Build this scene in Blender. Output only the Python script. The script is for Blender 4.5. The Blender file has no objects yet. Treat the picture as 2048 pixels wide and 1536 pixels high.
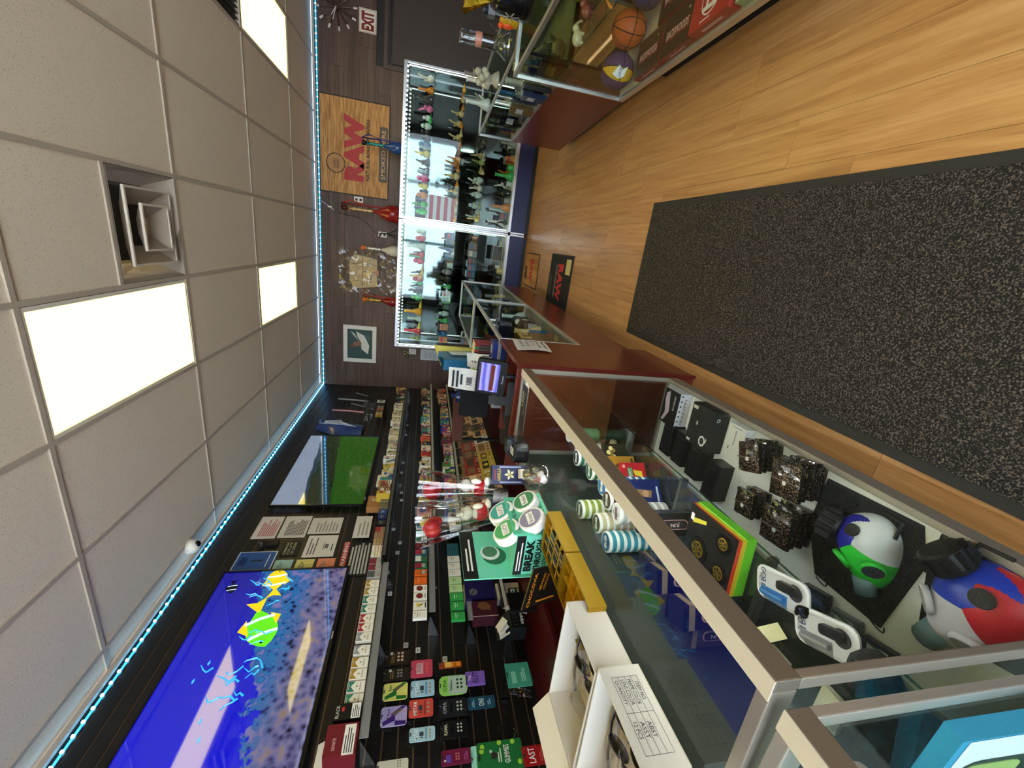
import bpy, bmesh, math, random
from mathutils import Vector, Matrix, Euler
RND = random.Random(11)
SC = bpy.context.scene
COL = SC.collection
PI = math.pi

# ------------------------------------------------------------------ camera
# photograph taken with the phone turned: world up points to the left of the frame
F = 812.0
_d1 = Vector((294, -169, F)).normalized()
_d2 = Vector((-2432, -324, F)); _d2 = (_d2 - _d1 * _d1.dot(_d2)).normalized()
AX, AY = -_d2, _d1
AZ = AX.cross(AY)
CH = 1.41                                   # height of the lens above the floor
cam_d = bpy.data.cameras.new('camera'); cam = bpy.data.objects.new('camera', cam_d); COL.objects.link(cam)
cam_d.sensor_fit = 'HORIZONTAL'; cam_d.sensor_width = 36; cam_d.lens = F / 2048 * 36
cam_d.clip_start = .02; cam_d.clip_end = 60
cam.matrix_world = Matrix(((AX[1], AX[0], -AX[2], 0), (AY[1], AY[0], -AY[2], 0), (AZ[1], AZ[0], -AZ[2], CH), (0, 0, 0, 1)))
SC.camera = cam
def P(x, y, ax, val):
    """photo pixel -> the point where its ray meets the plane ax=val (metres, floor z=0)"""
    c = Vector((768 - y, x - 1024, F)); r = Vector((AX.dot(c), AY.dot(c), AZ.dot(c)))
    k = 'xyz'.index(ax); q = r * ((val - (CH if k == 2 else 0)) / r[k]); q.z += CH
    return q

# ------------------------------------------------------------------ world, exposure
W = bpy.data.worlds.new('daylight'); SC.world = W; W.use_nodes = True
W.node_tree.nodes['Background'].inputs[0].default_value = (.84, .92, 1.1, 1)
W.node_tree.nodes['Background'].inputs[1].default_value = 5.6
SC.view_settings.view_transform = 'Standard'; SC.view_settings.look = 'None'
SC.view_settings.exposure = 0.8; SC.view_settings.gamma = 1; SC.view_settings.use_curve_mapping = False
sun_d = bpy.data.lights.new('bounce_sun', 'SUN'); sun_d.energy = 28; sun_d.angle = .01; sun_d.color = (1, .95, .86)   # added to brighten the ceiling by bouncing off the pavement outside
sun = bpy.data.objects.new('bounce_sun', sun_d); COL.objects.link(sun); sun.rotation_euler = (math.radians(-32), math.radians(28), 0)
XL, XR, YB, YF, ZC = -2.43, 3.35, 6.62, -2.4, 2.96     # room
PANEL = (3.0, 2.4, .56)                              # light of a ceiling panel

# ------------------------------------------------------------------ materials
def lin(h):
    h = h.lstrip('#'); o = []
    for i in (0, 2, 4):
        c = int(h[i:i + 2], 16) / 255; o.append(c / 12.92 if c <= .04045 else ((c + .055) / 1.055) ** 2.4)
    return (*o, 1)
_mc = {}
def M(h, rough=.5, metal=0, emit=0, coat=0, spec=.5):
    k = (h, rough, metal, emit, coat, spec)
    if k in _mc: return _mc[k]
    m = bpy.data.materials.new('m_%s_%g_%g' % (h, rough, metal)); m.use_nodes = True
    b = m.node_tree.nodes['Principled BSDF']; b.inputs['Base Color'].default_value = lin(h)
    b.inputs['Roughness'].default_value = rough; b.inputs['Metallic'].default_value = metal
    b.inputs['Coat Weight'].default_value = coat; b.inputs['Specular IOR Level'].default_value = spec
    if emit: b.inputs['Emission Color'].default_value = lin(h); b.inputs['Emission Strength'].default_value = emit
    _mc[k] = m; return m
def nodes(name):
    m = bpy.data.materials.new(name); m.use_nodes = True
    nt = m.node_tree; return m, nt, nt.nodes['Principled BSDF']
def N(nt, t, **kw):
    n = nt.nodes.new(t)
    for k, v in kw.items():
        if k.startswith('i_'): n.inputs[k[2:].replace('_', ' ')].default_value = v
        else: setattr(n, k, v)
    return n
def ramp(nt, stops):
    r = nt.nodes.new('ShaderNodeValToRGB'); e = r.color_ramp.elements
    while len(e) < len(stops): e.new(.5)
    for el, (p, c) in zip(e, stops): el.position = p; el.color = lin(c) if isinstance(c, str) else (c, c, c, 1)
    return r
def wood(name, cols, axis, rough=.42, scale=1.0, var=.25, bump=.1, world=True):
    """long grain along axis; every piece shifts and tints by its own random value"""
    m, nt, b = nodes(name); L = nt.links
    g = N(nt, 'ShaderNodeNewGeometry'); oi = N(nt, 'ShaderNodeObjectInfo')
    mp = N(nt, 'ShaderNodeMapping'); s = [16 * scale] * 3; s['xyz'.index(axis)] = .75 * scale
    mp.inputs['Scale'].default_value = s
    add = N(nt, 'ShaderNodeVectorMath', operation='ADD'); mul = N(nt, 'ShaderNodeVectorMath', operation='SCALE'); mul.inputs['Scale'].default_value = 7
    cmb = N(nt, 'ShaderNodeCombineXYZ')
    for i in range(3): L.new(oi.outputs['Random'], cmb.inputs[i])
    L.new(cmb.outputs[0], mul.inputs[0]); L.new(g.outputs['Position'], add.inputs[0]); L.new(mul.outputs[0], add.inputs[1])
    L.new(add.outputs[0], mp.inputs['Vector'])
    n1 = N(nt, 'ShaderNodeTexNoise', i_Scale=1.3, i_Detail=6, i_Roughness=.6, i_Distortion=.6); L.new(mp.outputs[0], n1.inputs['Vector'])
    n2 = N(nt, 'ShaderNodeTexNoise', i_Scale=7, i_Detail=4, i_Roughness=.6); L.new(mp.outputs[0], n2.inputs['Vector'])
    mx = N(nt, 'ShaderNodeMath', operation='MULTIPLY_ADD'); L.new(n2.outputs[0], mx.inputs[0]); mx.inputs[1].default_value = .35
    L.new(n1.outputs[0], mx.inputs[2])
    r = ramp(nt, [(.42, cols[0]), (.62, cols[1]), (.85, cols[2])]); L.new(mx.outputs[0], r.inputs[0])
    hs = N(nt, 'ShaderNodeHueSaturation'); mr = N(nt, 'ShaderNodeMapRange'); mr.inputs['To Min'].default_value = 1 - var; mr.inputs['To Max'].default_value = 1 + var * .6
    L.new(oi.outputs['Random'], mr.inputs[0]); L.new(mr.outputs[0], hs.inputs['Value']); L.new(r.outputs[0], hs.inputs['Color'])
    L.new(hs.outputs[0], b.inputs['Base Color']); b.inputs['Roughness'].default_value = rough
    bp = N(nt, 'ShaderNodeBump', i_Strength=bump, i_Distance=.002); L.new(n1.outputs[0], bp.inputs['Height']); L.new(bp.outputs[0], b.inputs['Normal'])
    return m
def speckle(name, base, dark, scale, lo, hi, rough=.9, bump=.3, dist=.002, detail=2):
    m, nt, b = nodes(name); L = nt.links; g = N(nt, 'ShaderNodeNewGeometry')
    n = N(nt, 'ShaderNodeTexNoise', i_Scale=scale, i_Detail=detail, i_Roughness=.6); L.new(g.outputs['Position'], n.inputs['Vector'])
    r = ramp(nt, [(lo, dark), (hi, base)]); L.new(n.outputs[0], r.inputs[0]); L.new(r.outputs[0], b.inputs['Base Color'])
    b.inputs['Roughness'].default_value = rough
    bp = N(nt, 'ShaderNodeBump', i_Strength=bump, i_Distance=dist); L.new(r.outputs[0], bp.inputs['Height']); L.new(bp.outputs[0], b.inputs['Normal'])
    return m
def glass(name, tint=(1, 1, 1), base=.01, gain=.16, rough=0.0):
    """thin clear sheet: see-through with a Fresnel sheen"""
    m, nt, b = nodes(name); L = nt.links; nt.nodes.remove(b); out = nt.nodes['Material Output']
    t = N(nt, 'ShaderNodeBsdfTransparent'); t.inputs[0].default_value = (*tint, 1)
    gl = N(nt, 'ShaderNodeBsdfGlossy', i_Roughness=rough); lw = N(nt, 'ShaderNodeLayerWeight', i_Blend=.25)
    ma = N(nt, 'ShaderNodeMath', operation='MULTIPLY_ADD'); ma.inputs[1].default_value = gain; ma.inputs[2].default_value = base
    mix = N(nt, 'ShaderNodeMixShader'); L.new(lw.outputs['Fresnel'], ma.inputs[0]); L.new(ma.outputs[0], mix.inputs[0])
    L.new(t.outputs[0], mix.inputs[1]); L.new(gl.outputs[0], mix.inputs[2]); L.new(mix.outputs[0], out.inputs['Surface'])
    return m
def emis(name, col, st=1.0):
    m, nt, b = nodes(name); nt.nodes.remove(b); e = N(nt, 'ShaderNodeEmission', i_Strength=st); e.inputs[0].default_value = (*col, 1)
    nt.links.new(e.outputs[0], nt.nodes['Material Output'].inputs['Surface']); return m

# ------------------------------------------------------------------ mesh builder
class B:
    def __init__(s): s.v = []; s.f = []; s.m = []; s.mats = []; s.T = Matrix()
    def mi(s, mat):
        if mat not in s.mats: s.mats.append(mat)
        return s.mats.index(mat)
    def add(s, vs, fs, mat, T=None):
        n = len(s.v); T = s.T @ T if T is not None else s.T
        s.v += [tuple(T @ Vector(p)) for p in vs]; i = s.mi(mat)
        for f in fs: s.f.append([n + k for k in f]); s.m.append(i)
        return s
    def box(s, c, d, mat, T=None, taper=1.0):
        x, y, z = c; a, b, h = d[0] / 2, d[1] / 2, d[2] / 2; t = taper
        return s.add([(x - a, y - b, z - h), (x + a, y - b, z - h), (x + a, y + b, z - h), (x - a, y + b, z - h),
                      (x - a * t, y - b * t, z + h), (x + a * t, y - b * t, z + h), (x + a * t, y + b * t, z + h), (x - a * t, y + b * t, z + h)],
                     [(3, 2, 1, 0), (4, 5, 6, 7), (0, 1, 5, 4), (1, 2, 6, 5), (2, 3, 7, 6), (3, 0, 4, 7)], mat, T)
    def bb(s, lo, hi, mat, T=None):
        return s.box([(a + b) / 2 for a, b in zip(lo, hi)], [abs(b - a) for a, b in zip(lo, hi)], mat, T)
    def rbox(s, c, d, r, mat, T=None, n=3):
        """box with rounded vertical (z) edges"""
        x, y, z = c; a, b = d[0] / 2, d[1] / 2; r = min(r, a * .99, b * .99); p = []
        for cx, cy, q in ((a - r, b - r, 0), (-a + r, b - r, 1), (-a + r, -b + r, 2), (a - r, -b + r, 3)):
            for i in range(n + 1):
                t = (q + i / n) * PI / 2; p.append((x + cx + r * math.cos(t), y + cy + r * math.sin(t)))
        return s.prism(p, z - d[2] / 2, z + d[2] / 2, mat, T)
    def prism(s, poly, z0, z1, mat, T=None, side=None):
        n = len(poly); vs = [(p[0], p[1], z0) for p in poly] + [(p[0], p[1], z1) for p in poly]
        s.add(vs, [tuple(range(n))[::-1], tuple(range(n, 2 * n))], mat, T)
        k = len(s.v) - 2 * n; i = s.mi(side or mat)
        for a in range(n): s.f.append([k + a, k + (a + 1) % n, k + n + (a + 1) % n, k + n + a]); s.m.append(i)
        return s
    def lathe(s, prof, mat, T=None, n=14, sx=1, sy=1, cap=True):
        vs = []; fs = []
        for r, z in prof:
            for i in range(n): t = 2 * PI * i / n; vs.append((r * math.cos(t) * sx, r * math.sin(t) * sy, z))
        for j in range(len(prof) - 1):
            for i in range(n): fs.append((j * n + i, j * n + (i + 1) % n, (j + 1) * n + (i + 1) % n, (j + 1) * n + i))
        if cap: fs.append(tuple(range(n))[::-1]); fs.append(tuple(range((len(prof) - 1) * n, len(prof) * n)))
        return s.add(vs, fs, mat, T)
    def cyl(s, c, r, h, mat, T=None, n=16):
        t = Matrix.Translation(c); return s.lathe([(r, -h / 2), (r, h / 2)], mat, T @ t if T is not None else t, n)
    def ball(s, c, r, mat, T=None, n=12, k=8):
        rr = (r, r, r) if not hasattr(r, '__len__') else r
        t = Matrix.Translation(c) @ Matrix.Diagonal((*rr, 1))
        return s.lathe([(max(.02, math.sin(PI * j / k)), -math.cos(PI * j / k)) for j in range(k + 1)], mat, T @ t if T is not None else t, n)
    def tube(s, pts, r, mat, n=6, T=None):
        pts = [Vector(p) for p in pts]; vs = []; fs = []; up = Vector((0, 0, 1)); rs = r if hasattr(r, '__len__') else [r] * len(pts)
        for i, p in enumerate(pts):
            d = (pts[min(i + 1, len(pts) - 1)] - pts[max(i - 1, 0)]).normalized()
            a = d.cross(up if abs(d.z) < .9 else Vector((1, 0, 0))).normalized(); b = d.cross(a)
            for k in range(n): t = 2 * PI * k / n; vs.append(p + (a * math.cos(t) + b * math.sin(t)) * rs[i])
        for i in range(len(pts) - 1):
            for k in range(n): fs.append((i * n + k, i * n + (k + 1) % n, (i + 1) * n + (k + 1) % n, (i + 1) * n + k))
        fs.append(tuple(range(n))[::-1]); fs.append(tuple(range((len(pts) - 1) * n, len(pts) * n)))
        return s.add(vs, fs, mat, T)
    def grid(s, fn, nu, nv, mat, T=None, thick=0):
        vs = [fn(i / nu, j / nv) for j in range(nv + 1) for i in range(nu + 1)]
        fs = [(j * (nu + 1) + i, j * (nu + 1) + i + 1, (j + 1) * (nu + 1) + i + 1, (j + 1) * (nu + 1) + i) for j in range(nv) for i in range(nu)]
        return s.add(vs, fs, mat, T)
    def rect(s, x, y, w, h, mat, z=.0006, T=None):
        """flat print: a rectangle centred at x,y in the local xy plane, raised by z"""
        return s.add([(x - w / 2, y - h / 2, z), (x + w / 2, y - h / 2, z), (x + w / 2, y + h / 2, z), (x - w / 2, y + h / 2, z)], [(0, 1, 2, 3)], mat, T)
    def poly(s, pts, mat, z=.0006, T=None): return s.add([(p[0], p[1], z) for p in pts], [tuple(range(len(pts)))], mat, T)
    def disc(s, x, y, r, mat, z=.0006, T=None, n=16, ry=None):
        return s.poly([(x + r * math.cos(2 * PI * i / n), y + (ry or r) * math.sin(2 * PI * i / n)) for i in range(n)], mat, z, T)
    def lines(s, x, y, w, h, n, mat, z=.0006, T=None, seed=1, fill=.45):
        """rows of small print"""
        r = random.Random(seed); st = h / n
        for i in range(n):
            ww = w * r.uniform(.6, 1); s.rect(x - (w - ww) / 2, y + h / 2 - (i + .5) * st, ww, st * fill, mat, z, T)
        return s
    def text(s, t, x, y, w, h, mat, z=.0008, T=None, bold=.012):
        """lettering fitted to a w x h field centred at x,y"""
        vs, fs = glyphs(t, 0 if bold == .012 and h < .0125 else bold); tx = Matrix.Translation((x, y, z)) @ Matrix.Diagonal((w, h, 1, 1))
        return s.add(vs, fs, mat, T @ tx if T is not None else tx)
    def obj(s, name, parent=None, T=None, smooth=False, bevel=0):
        me = bpy.data.meshes.new(name); me.from_pydata(s.v, [], s.f)
        for m in s.mats: me.materials.append(m)
        if len(s.mats) > 1: me.polygons.foreach_set('material_index', s.m)
        if smooth: me.polygons.foreach_set('use_smooth', [True] * len(me.polygons))
        me.update(); return link(name, me, parent, T, bevel)
_gl = {}
def glyphs(t, bold=0):
    key = (t, bold)
    if key in _gl: return _gl[key]
    c = bpy.data.curves.new('t', 'FONT'); c.body = t; c.resolution_u = 2; c.offset = bold; o = bpy.data.objects.new('t', c)
    me = bpy.data.meshes.new_from_object(o); vs = [v.co.copy() for v in me.vertices]; fs = [tuple(p.vertices) for p in me.polygons]
    bpy.data.objects.remove(o); bpy.data.curves.remove(c); bpy.data.meshes.remove(me)
    x0, x1 = min(v.x for v in vs), max(v.x for v in vs); y0, y1 = min(v.y for v in vs), max(v.y for v in vs)
    vs = [((v.x - (x0 + x1) / 2) / (x1 - x0), (v.y - (y0 + y1) / 2) / max(y1 - y0, 1e-6), 0) for v in vs]
    _gl[key] = (vs, fs); return _gl[key]
def link(name, me, parent=None, T=None, bevel=0):
    o = bpy.data.objects.new(name, me); COL.objects.link(o)
    if parent: o.parent = parent
    if T is not None: o.matrix_local = T
    if bevel:
        b = o.modifiers.new('bevel', 'BEVEL'); b.width = bevel; b.segments = 2; b.limit_method = 'ANGLE'
    return o
def tag(o, label, cat, group=None):
    o['label'] = label; o['category'] = cat
    if group: o['group'] = group
    return o
def thing(name, label, cat, T=None, group=None):
    o = bpy.data.objects.new(name, None); COL.objects.link(o); o.empty_display_size = .05
    if T is not None: o.matrix_world = T
    return tag(o, label, cat, group)
def struct(o): o['kind'] = 'structure'; return o
def copy_tree(o, T, label=None):
    c = o.copy(); COL.objects.link(c); c.matrix_world = T
    if label: c['label'] = label
    for ch in list(o.children):
        k = ch.copy(); COL.objects.link(k); k.parent = c
        for g in list(ch.children): q = g.copy(); COL.objects.link(q); q.parent = k
    return c
def at(x, y, z): return Matrix.Translation((x, y, z))
def rz(a): return Matrix.Rotation(math.radians(a), 4, 'Z')
def rx(a): return Matrix.Rotation(math.radians(a), 4, 'X')
def ry(a): return Matrix.Rotation(math.radians(a), 4, 'Y')
def fr(o, x, y):
    """frame with origin o, local x and y axes; local z = x cross y"""
    x = Vector(x).normalized(); y = Vector(y).normalized(); z = x.cross(y)
    return Matrix(((x[0], y[0], z[0], o[0]), (x[1], y[1], z[1], o[1]), (x[2], y[2], z[2], o[2]), (0, 0, 0, 1)))
def onL(y, z, x=XL): return fr((x, y, z), (0, 1, 0), (0, 0, 1))        # faces the room from the left wall
def onB(x, z, y=YB): return fr((x, y, z), (1, 0, 0), (0, 0, 1))        # faces the room from the back wall
def onR(x, y, z): return fr((x, y, z), (0, -1, 0), (0, 0, 1))          # faces the aisle from the right-hand side
ORD = ['nearest', 'second', 'third', 'fourth', 'fifth', 'sixth', 'seventh', 'eighth', 'ninth', 'tenth', 'eleventh', 'twelfth', 'thirteenth',
       'fourteenth', 'fifteenth', 'sixteenth', 'seventeenth', 'eighteenth', 'nineteenth', 'twentieth', 'twenty-first', 'twenty-second',
       'twenty-third', 'twenty-fourth', 'twenty-fifth', 'twenty-sixth', 'twenty-seventh', 'twenty-eighth', 'twenty-ninth', 'thirtieth']
WHITE, BLACK, GREY, RED = M('f2efe8'), M('121212'), M('8a8a88'), M('a8161c')
ALU = M('c9c8c4', .34, .85); ALUD = M('8f8d88', .4, .8); CHROME = M('dadada', .15, 1)
MAROON = M('4a1512', .38); MAROOND = M('3a100d', .45)
GLASS = glass('clear_glass', (.94, .98, .97)); GLASST = glass('counter_top_glass', (.93, .98, .96), .008, .085); GLASSX = glass('thick_glass_edge', (.55, .8, .72), .1, .5); PLAST = glass('clear_plastic', (.97, .97, .97), .08, .7, .08)

# ------------------------------------------------------------------ ceiling
TILE = speckle('mineral_tile', 'e6d9c9', 'b4a698', 210, .30, .40, .95, .3)
TEE = M('b9aea1', .55)
gx = [-1.666 + .608 * k for k in range(-1, 8)]; gy = [-1.744, -.52, .706, 1.93, 3.147, 4.372, 5.603]
cx = [XL] + [x for x in gx if x < XR - .1] + [XR]; cy = [YF] + gy + [YB]
LIGHTS = [(-1.062, y) for y in (-.52, 1.93, 4.372)] + [(1.374, y) for y in (-.52, 1.93, 4.372)]
ceil = struct(B().bb((XL - .1, YF - .1, ZC + .25), (XR + .1, YB + .1, ZC + .3), M('55504a')).obj('ceiling'))
def near(a, b): return abs(a - b) < .02
for x in cx[1:-1]:
    B().bb((x - .012, YF, ZC - .004), (x + .012, YB, ZC + .03), TEE).obj('tee', ceil)
for i in range(len(cx) - 1):
    x0, x1 = cx[i], cx[i + 1]
    for y in cy[1:-1]: B().bb((x0 + .012, y - .012, ZC - .004), (x1 - .012, y + .012, ZC + .03), TEE).obj('tee', ceil)
    for j in range(len(cy) - 1):
        y0, y1 = cy[j], cy[j + 1]
        if any(near(x0, a) and near(y0, b) for a, b in LIGHTS): continue
        if near(x0, -.45) and near(y0, 1.93): y1 = 2.535
        if near(x0, 1.374) and near(y0, 3.147): continue
        B().bb((x0 + .003, y0 + .003, ZC + .004), (x1 - .003, y1 - .003, ZC + .02), TILE).obj('ceiling_tile', ceil)
B().bb((-.438, 2.523, ZC - .004), (.146, 2.547, ZC + .03), TEE).obj('tee', ceil)
for n, (lo, hi) in {'trim_1': ((XL, YF, ZC - .03), (XL + .022, YB, ZC - .004)), 'trim_2': ((XL + .022, YB - .022, ZC - .03), (XR, YB, ZC - .004))}.items():
    struct(B().bb(lo, hi, TEE).obj(n))

# ------------------------------------------------------------------ ceiling light panels
PAN = emis('panel_light', PANEL)
names = {(-1.062, 1.93): 'big near ceiling light panel above the counter aisle', (-1.062, 4.372): 'smaller-looking far ceiling light panel in line with the near one',
         (1.374, 4.372): 'ceiling light panel beside the clock end of the room'}
for a, b in LIGHTS:
    t = thing('ceiling_light', names.get((a, b), 'ceiling light panel %s' % {(-1.062, -.52): 'over the near left counter', (1.374, -.52): 'over the shop entrance', (1.374, 1.93): 'over the near right showcase'}.get((a, b))), 'ceiling light', at(a + .304, b + .612, ZC), 'flush ceiling light panels')
    B().bb((-.272, -.58, .006), (.272, .58, .012), PAN).obj('diffuser', t)
    f = B(); w = M('e6e2d8', .5)
    for lo, hi in (((-.292, -.6, 0), (-.272, .6, .03)), ((.272, -.6, 0), (.292, .6, .03)), ((-.272, -.6, 0), (.272, -.58, .03)), ((-.272, .58, 0), (.272, .6, .03))): f.bb(lo, hi, w)
    f.obj('frame', t)

# ------------------------------------------------------------------ air diffuser and grille
t = thing('ceiling_diffuser', 'square white ceiling air diffuser with stepped cones beside the near light', 'air vent', at(-.146, 2.845, ZC))
dw = M('d2c8bb', .45); b = B(); s = .288
for q in range(4): b.add([(-s, -s, -.004), (s, -s, -.004), (s - .07, -s + .07, .14), (-s + .07, -s + .07, .14)], [(3, 2, 1, 0), (0, 1, 2, 3)], dw, rz(90 * q))
b.bb((-.2, -.2, .14), (.2, .2, .15), M('2a2724')); b.obj('pan', t)
for nm, r0, r1, z0, z1 in (('outer_cone', .205, .11, -.005, .07), ('inner_cone', .125, .045, -.03, .035)):
    b = B()
    for q in range(4):
        T = rz(90 * q)
        b.add([(-r0, -r0, z0), (r0, -r0, z0), (r1, -r1, z1), (-r1, -r1, z1)], [(3, 2, 1, 0), (0, 1, 2, 3)], dw, T)
        b.add([(-r0, -r0, z0), (r0, -r0, z0), (r0, -r0, z0 - .012), (-r0, -r0, z0 - .012), (-r0 + .012, -r0 + .012, z0 - .012), (r0 - .012, -r0 + .012, z0 - .012)],
              [(0, 1, 2, 3), (3, 2, 5, 4)], dw, T)
    if nm == 'inner_cone': b.box((0, 0, z1), (2 * r1, 2 * r1, .004), dw)
    b.obj(nm, t)
t = thing('ceiling_grille', 'dark slatted ceiling return grille beside the far right light panel', 'air vent', at(1.678, 3.76, ZC))
B().bb((-.3, -.6, .03), (.3, .6, .05), M('1c1a18')).obj('backing', t)
for k in range(16):
    B().box((-.28 + k * .037, 0, .012), (.006, 1.18, .02), M('4d4540', .4)).obj('slat', t)

# ------------------------------------------------------------------ floor
OAK = wood('oak_plank', ('9a6a3c', 'b4834f', 'c69862'), 'y', .34, 1.5, .12, .05)
floor = struct(B().bb((XL - .1, YF - .1, -.05), (XR + .1, YB + .1, -.006), M('6b4726', .7)).obj('floor'))
k0 = 0
for k in range(-7, 10):
    x0 = .447 + .176 * k; y = -.9 - RND.random() * 1.2
    if k == 0: y = 1.615 - 1.22 * 3
    if k == 2: y = 1.94 - 1.22 * 3
    while y < 6.5:
        B().bb((x0 + .0006, y + .0008, -.006), (x0 + .1754, min(y + 1.2192, 6.6), 0), OAK).obj('plank', floor); y += 1.22
struct(B().bb((XL, YF, -.004), (-.8, YB, .002), M('4a3a30', .6)).obj('trim_3'))

# ------------------------------------------------------------------ left wall: slatwall
SLAT = M('14110f', .38); INS = M('7d5f47', .4, .5)
wl = struct(B().bb((XL - .15, YF, 0), (XL - .016, YB, ZC), M('1a1512')).obj('wall_left'))
z = 2.888
tops = [ZC + .0] + [2.888 - .0775 * k for k in range(38)]
for k in range(len(tops) - 1):
    hi, lo = tops[k] - (.004 if k else 0), tops[k + 1] + .004
    if lo < .02: break
    B().bb((XL - .016, YF, lo), (XL, YB, hi), SLAT).obj('slat', wl)
for k in range(1, 30):
    B().bb((XL - .015, YF, tops[k] - .004), (XL - .006, YB, tops[k] + .004), INS).obj('groove_insert', wl)

# ------------------------------------------------------------------ back wall: dark planks and a door
WALN = wood('dark_wall_plank', ('3a2820', '523b30', '665042'), 'x', .5, .8, .18, .12)
wb = struct(B().bb((XL - .1, YB, 0), (XR + .1, YB + .1, ZC), M('1d1512')).obj('wall_back'))
seam = {2.574: 1.925, 2.19: 2.196, 1.992: 1.709}
zs = [2.96] + [2.778 - .1965 * k for k in range(12)]
for i in range(len(zs) - 1):
    x = 1.925 if i == 1 else 2.196 if i == 3 else 1.709 if i == 4 else .5 + RND.random() * 1.2
    x -= 1.22 * 5
    while x < XR:
        a, c = max(x, XL), min(x + 1.22, XR)
        if c > XL:
            top, bot = zs[i] - .001, zs[i + 1] + .001
            for p, q in (((a, c),) if bot > 2.08 else ((a, min(c, 2.02)), (max(a, 3.04), c))):
                if q - p > .02: B().bb((p + .001, YB - .012, bot), (q - .001, YB, top), WALN).obj('plank', wb)
        x += 1.22
DOORM = M('3d322b', .5)
d = struct(B().bb((2.07, YB - .03, .01), (2.98, YB, 1.985), DOORM).obj('door_1'))
f = B()
for lo, hi in (((2.0, YB - .035, 0), (2.045, YB, 2.09)), ((3.005, YB - .035, 0), (3.05, YB, 2.09)), ((2.045, YB - .035, 2.045), (3.005, YB, 2.09))): f.bb(lo, hi, M('4a3c33', .45))
for lo, hi in (((2.045, YB - .022, 0), (2.065, YB, 2.045)), ((2.985, YB - .022, 0), (3.005, YB, 2.045)), ((2.065, YB - .022, 2.02), (2.985, YB, 2.045))): f.bb(lo, hi, M('2e241e', .5))
f.obj('door_frame', d)
B().tube([(2.9, YB - .03, 1.0), (2.9, YB - .09, 1.0), (2.8, YB - .09, 1.0)], .012, ALUD).obj('door_handle', d)

# ------------------------------------------------------------------ right wall and shopfront behind the camera
WW = M('4a3b33', .7)
struct(B().bb((XR, YF, 0), (XR + .1, YB, ZC), WW).obj('wall_right'))
wf = B()
for lo, hi in (((XL, YF - .1, 0), (-2.1, YF, ZC)), ((3.0, YF - .1, 0), (XR, YF, ZC)), ((-2.1, YF - .1, 2.6), (3.0, YF, ZC)), ((-2.1, YF - .1, 0), (1.7, YF, .45))): wf.bb(lo, hi, WW)
struct(wf.obj('wall_front'))
for n, x0, x1, z0 in (('window_1', -2.1, -.2, .45), ('window_2', -.2, 1.7, .45), ('door_2', 1.7, 3.0, 0)):
    w = struct(B().bb((x0 + .05, YF - .06, z0 + .05), (x1 - .05, YF - .052, 2.55), GLASS).obj(n))
    f = B()
    for lo, hi in (((x0, YF - .09, z0), (x0 + .05, YF - .01, 2.6)), ((x1 - .05, YF - .09, z0), (x1, YF - .01, 2.6)), ((x0 + .05, YF - .09, z0), (x1 - .05, YF - .01, z0 + .05)), ((x0 + .05, YF - .09, 2.55), (x1 - .05, YF - .01, 2.6))): f.bb(lo, hi, ALUD)
    f.obj('frame', w)
ld = bpy.data.lights.new('window_portal', 'AREA'); ld.shape = 'RECTANGLE'; ld.size = 5.1; ld.size_y = 2.6; ld.cycles.is_portal = True
lo_ = bpy.data.objects.new('window_portal', ld); COL.objects.link(lo_); lo_.matrix_world = at(.45, YF - .12, 1.3) @ rx(90)
struct(B().bb((-9, -14, -.3), (9, YF - .1, -.1), M('d6d2ca', .9)).obj('pavement'))

# ------------------------------------------------------------------ LED strips at the ceiling edge
TAPE = emis('blue_tape', (.03, .30, 1.0), 2.6); CHIP = emis('blue_led', (.25, .85, 1.3), 7.0)
def led(label, a, b_, step, nrm):
    a, b_ = Vector(a), Vector(b_); n = int((b_ - a).length / step); d = (b_ - a) / n
    t = thing('led_strip', label, 'LED strip', at(*a))
    bx = B(); e = b_ - a; o = Vector(nrm) * .002
    lo = Vector((min(0, e.x), min(0, e.y), -.005)); hi = Vector((max(0, e.x), max(0, e.y), .005))
    for q in range(2):
        if nrm[q]: lo[q] -= 0 if nrm[q] > 0 else .004; hi[q] += .004 if nrm[q] > 0 else 0
    tp = bx.bb(lo, hi, TAPE).obj('tape', t); me = None
    for k in range(n + 1):
        if me is None: o1 = B().box((0, 0, 0), (.011, .011, .011), CHIP).obj('led', tp, at(*(d * k + Vector(nrm) * .008))); me = o1.data
        else: link('led', me, tp, at(*(d * k + Vector(nrm) * .008)))
led('blue LED strip running along the top of the black slatted wall', (XL, -.2, 2.905), (XL, YB - .03, 2.905), .062, (1, 0, 0))
led('blue LED strip running along the top of the dark plank wall', (XL + .03, YB - .012, 2.905), (3.2, YB - .012, 2.905), .075, (0, -1, 0))
# dome camera
t = thing('security_camera', 'small white dome security camera under the ceiling above the slatted wall', 'security camera', at(-2.30, 2.74, ZC - .006))
B().lathe([(.05, 0), (.05, -.03), (.044, -.05), (.03, -.066), (.01, -.072)][::-1], M('e9e4da', .4), n=20).obj('housing', t, smooth=True)
B().ball((.02, .0, -.055), .024, M('0c0c0e', .08)).obj('lens', t, smooth=True)

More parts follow.
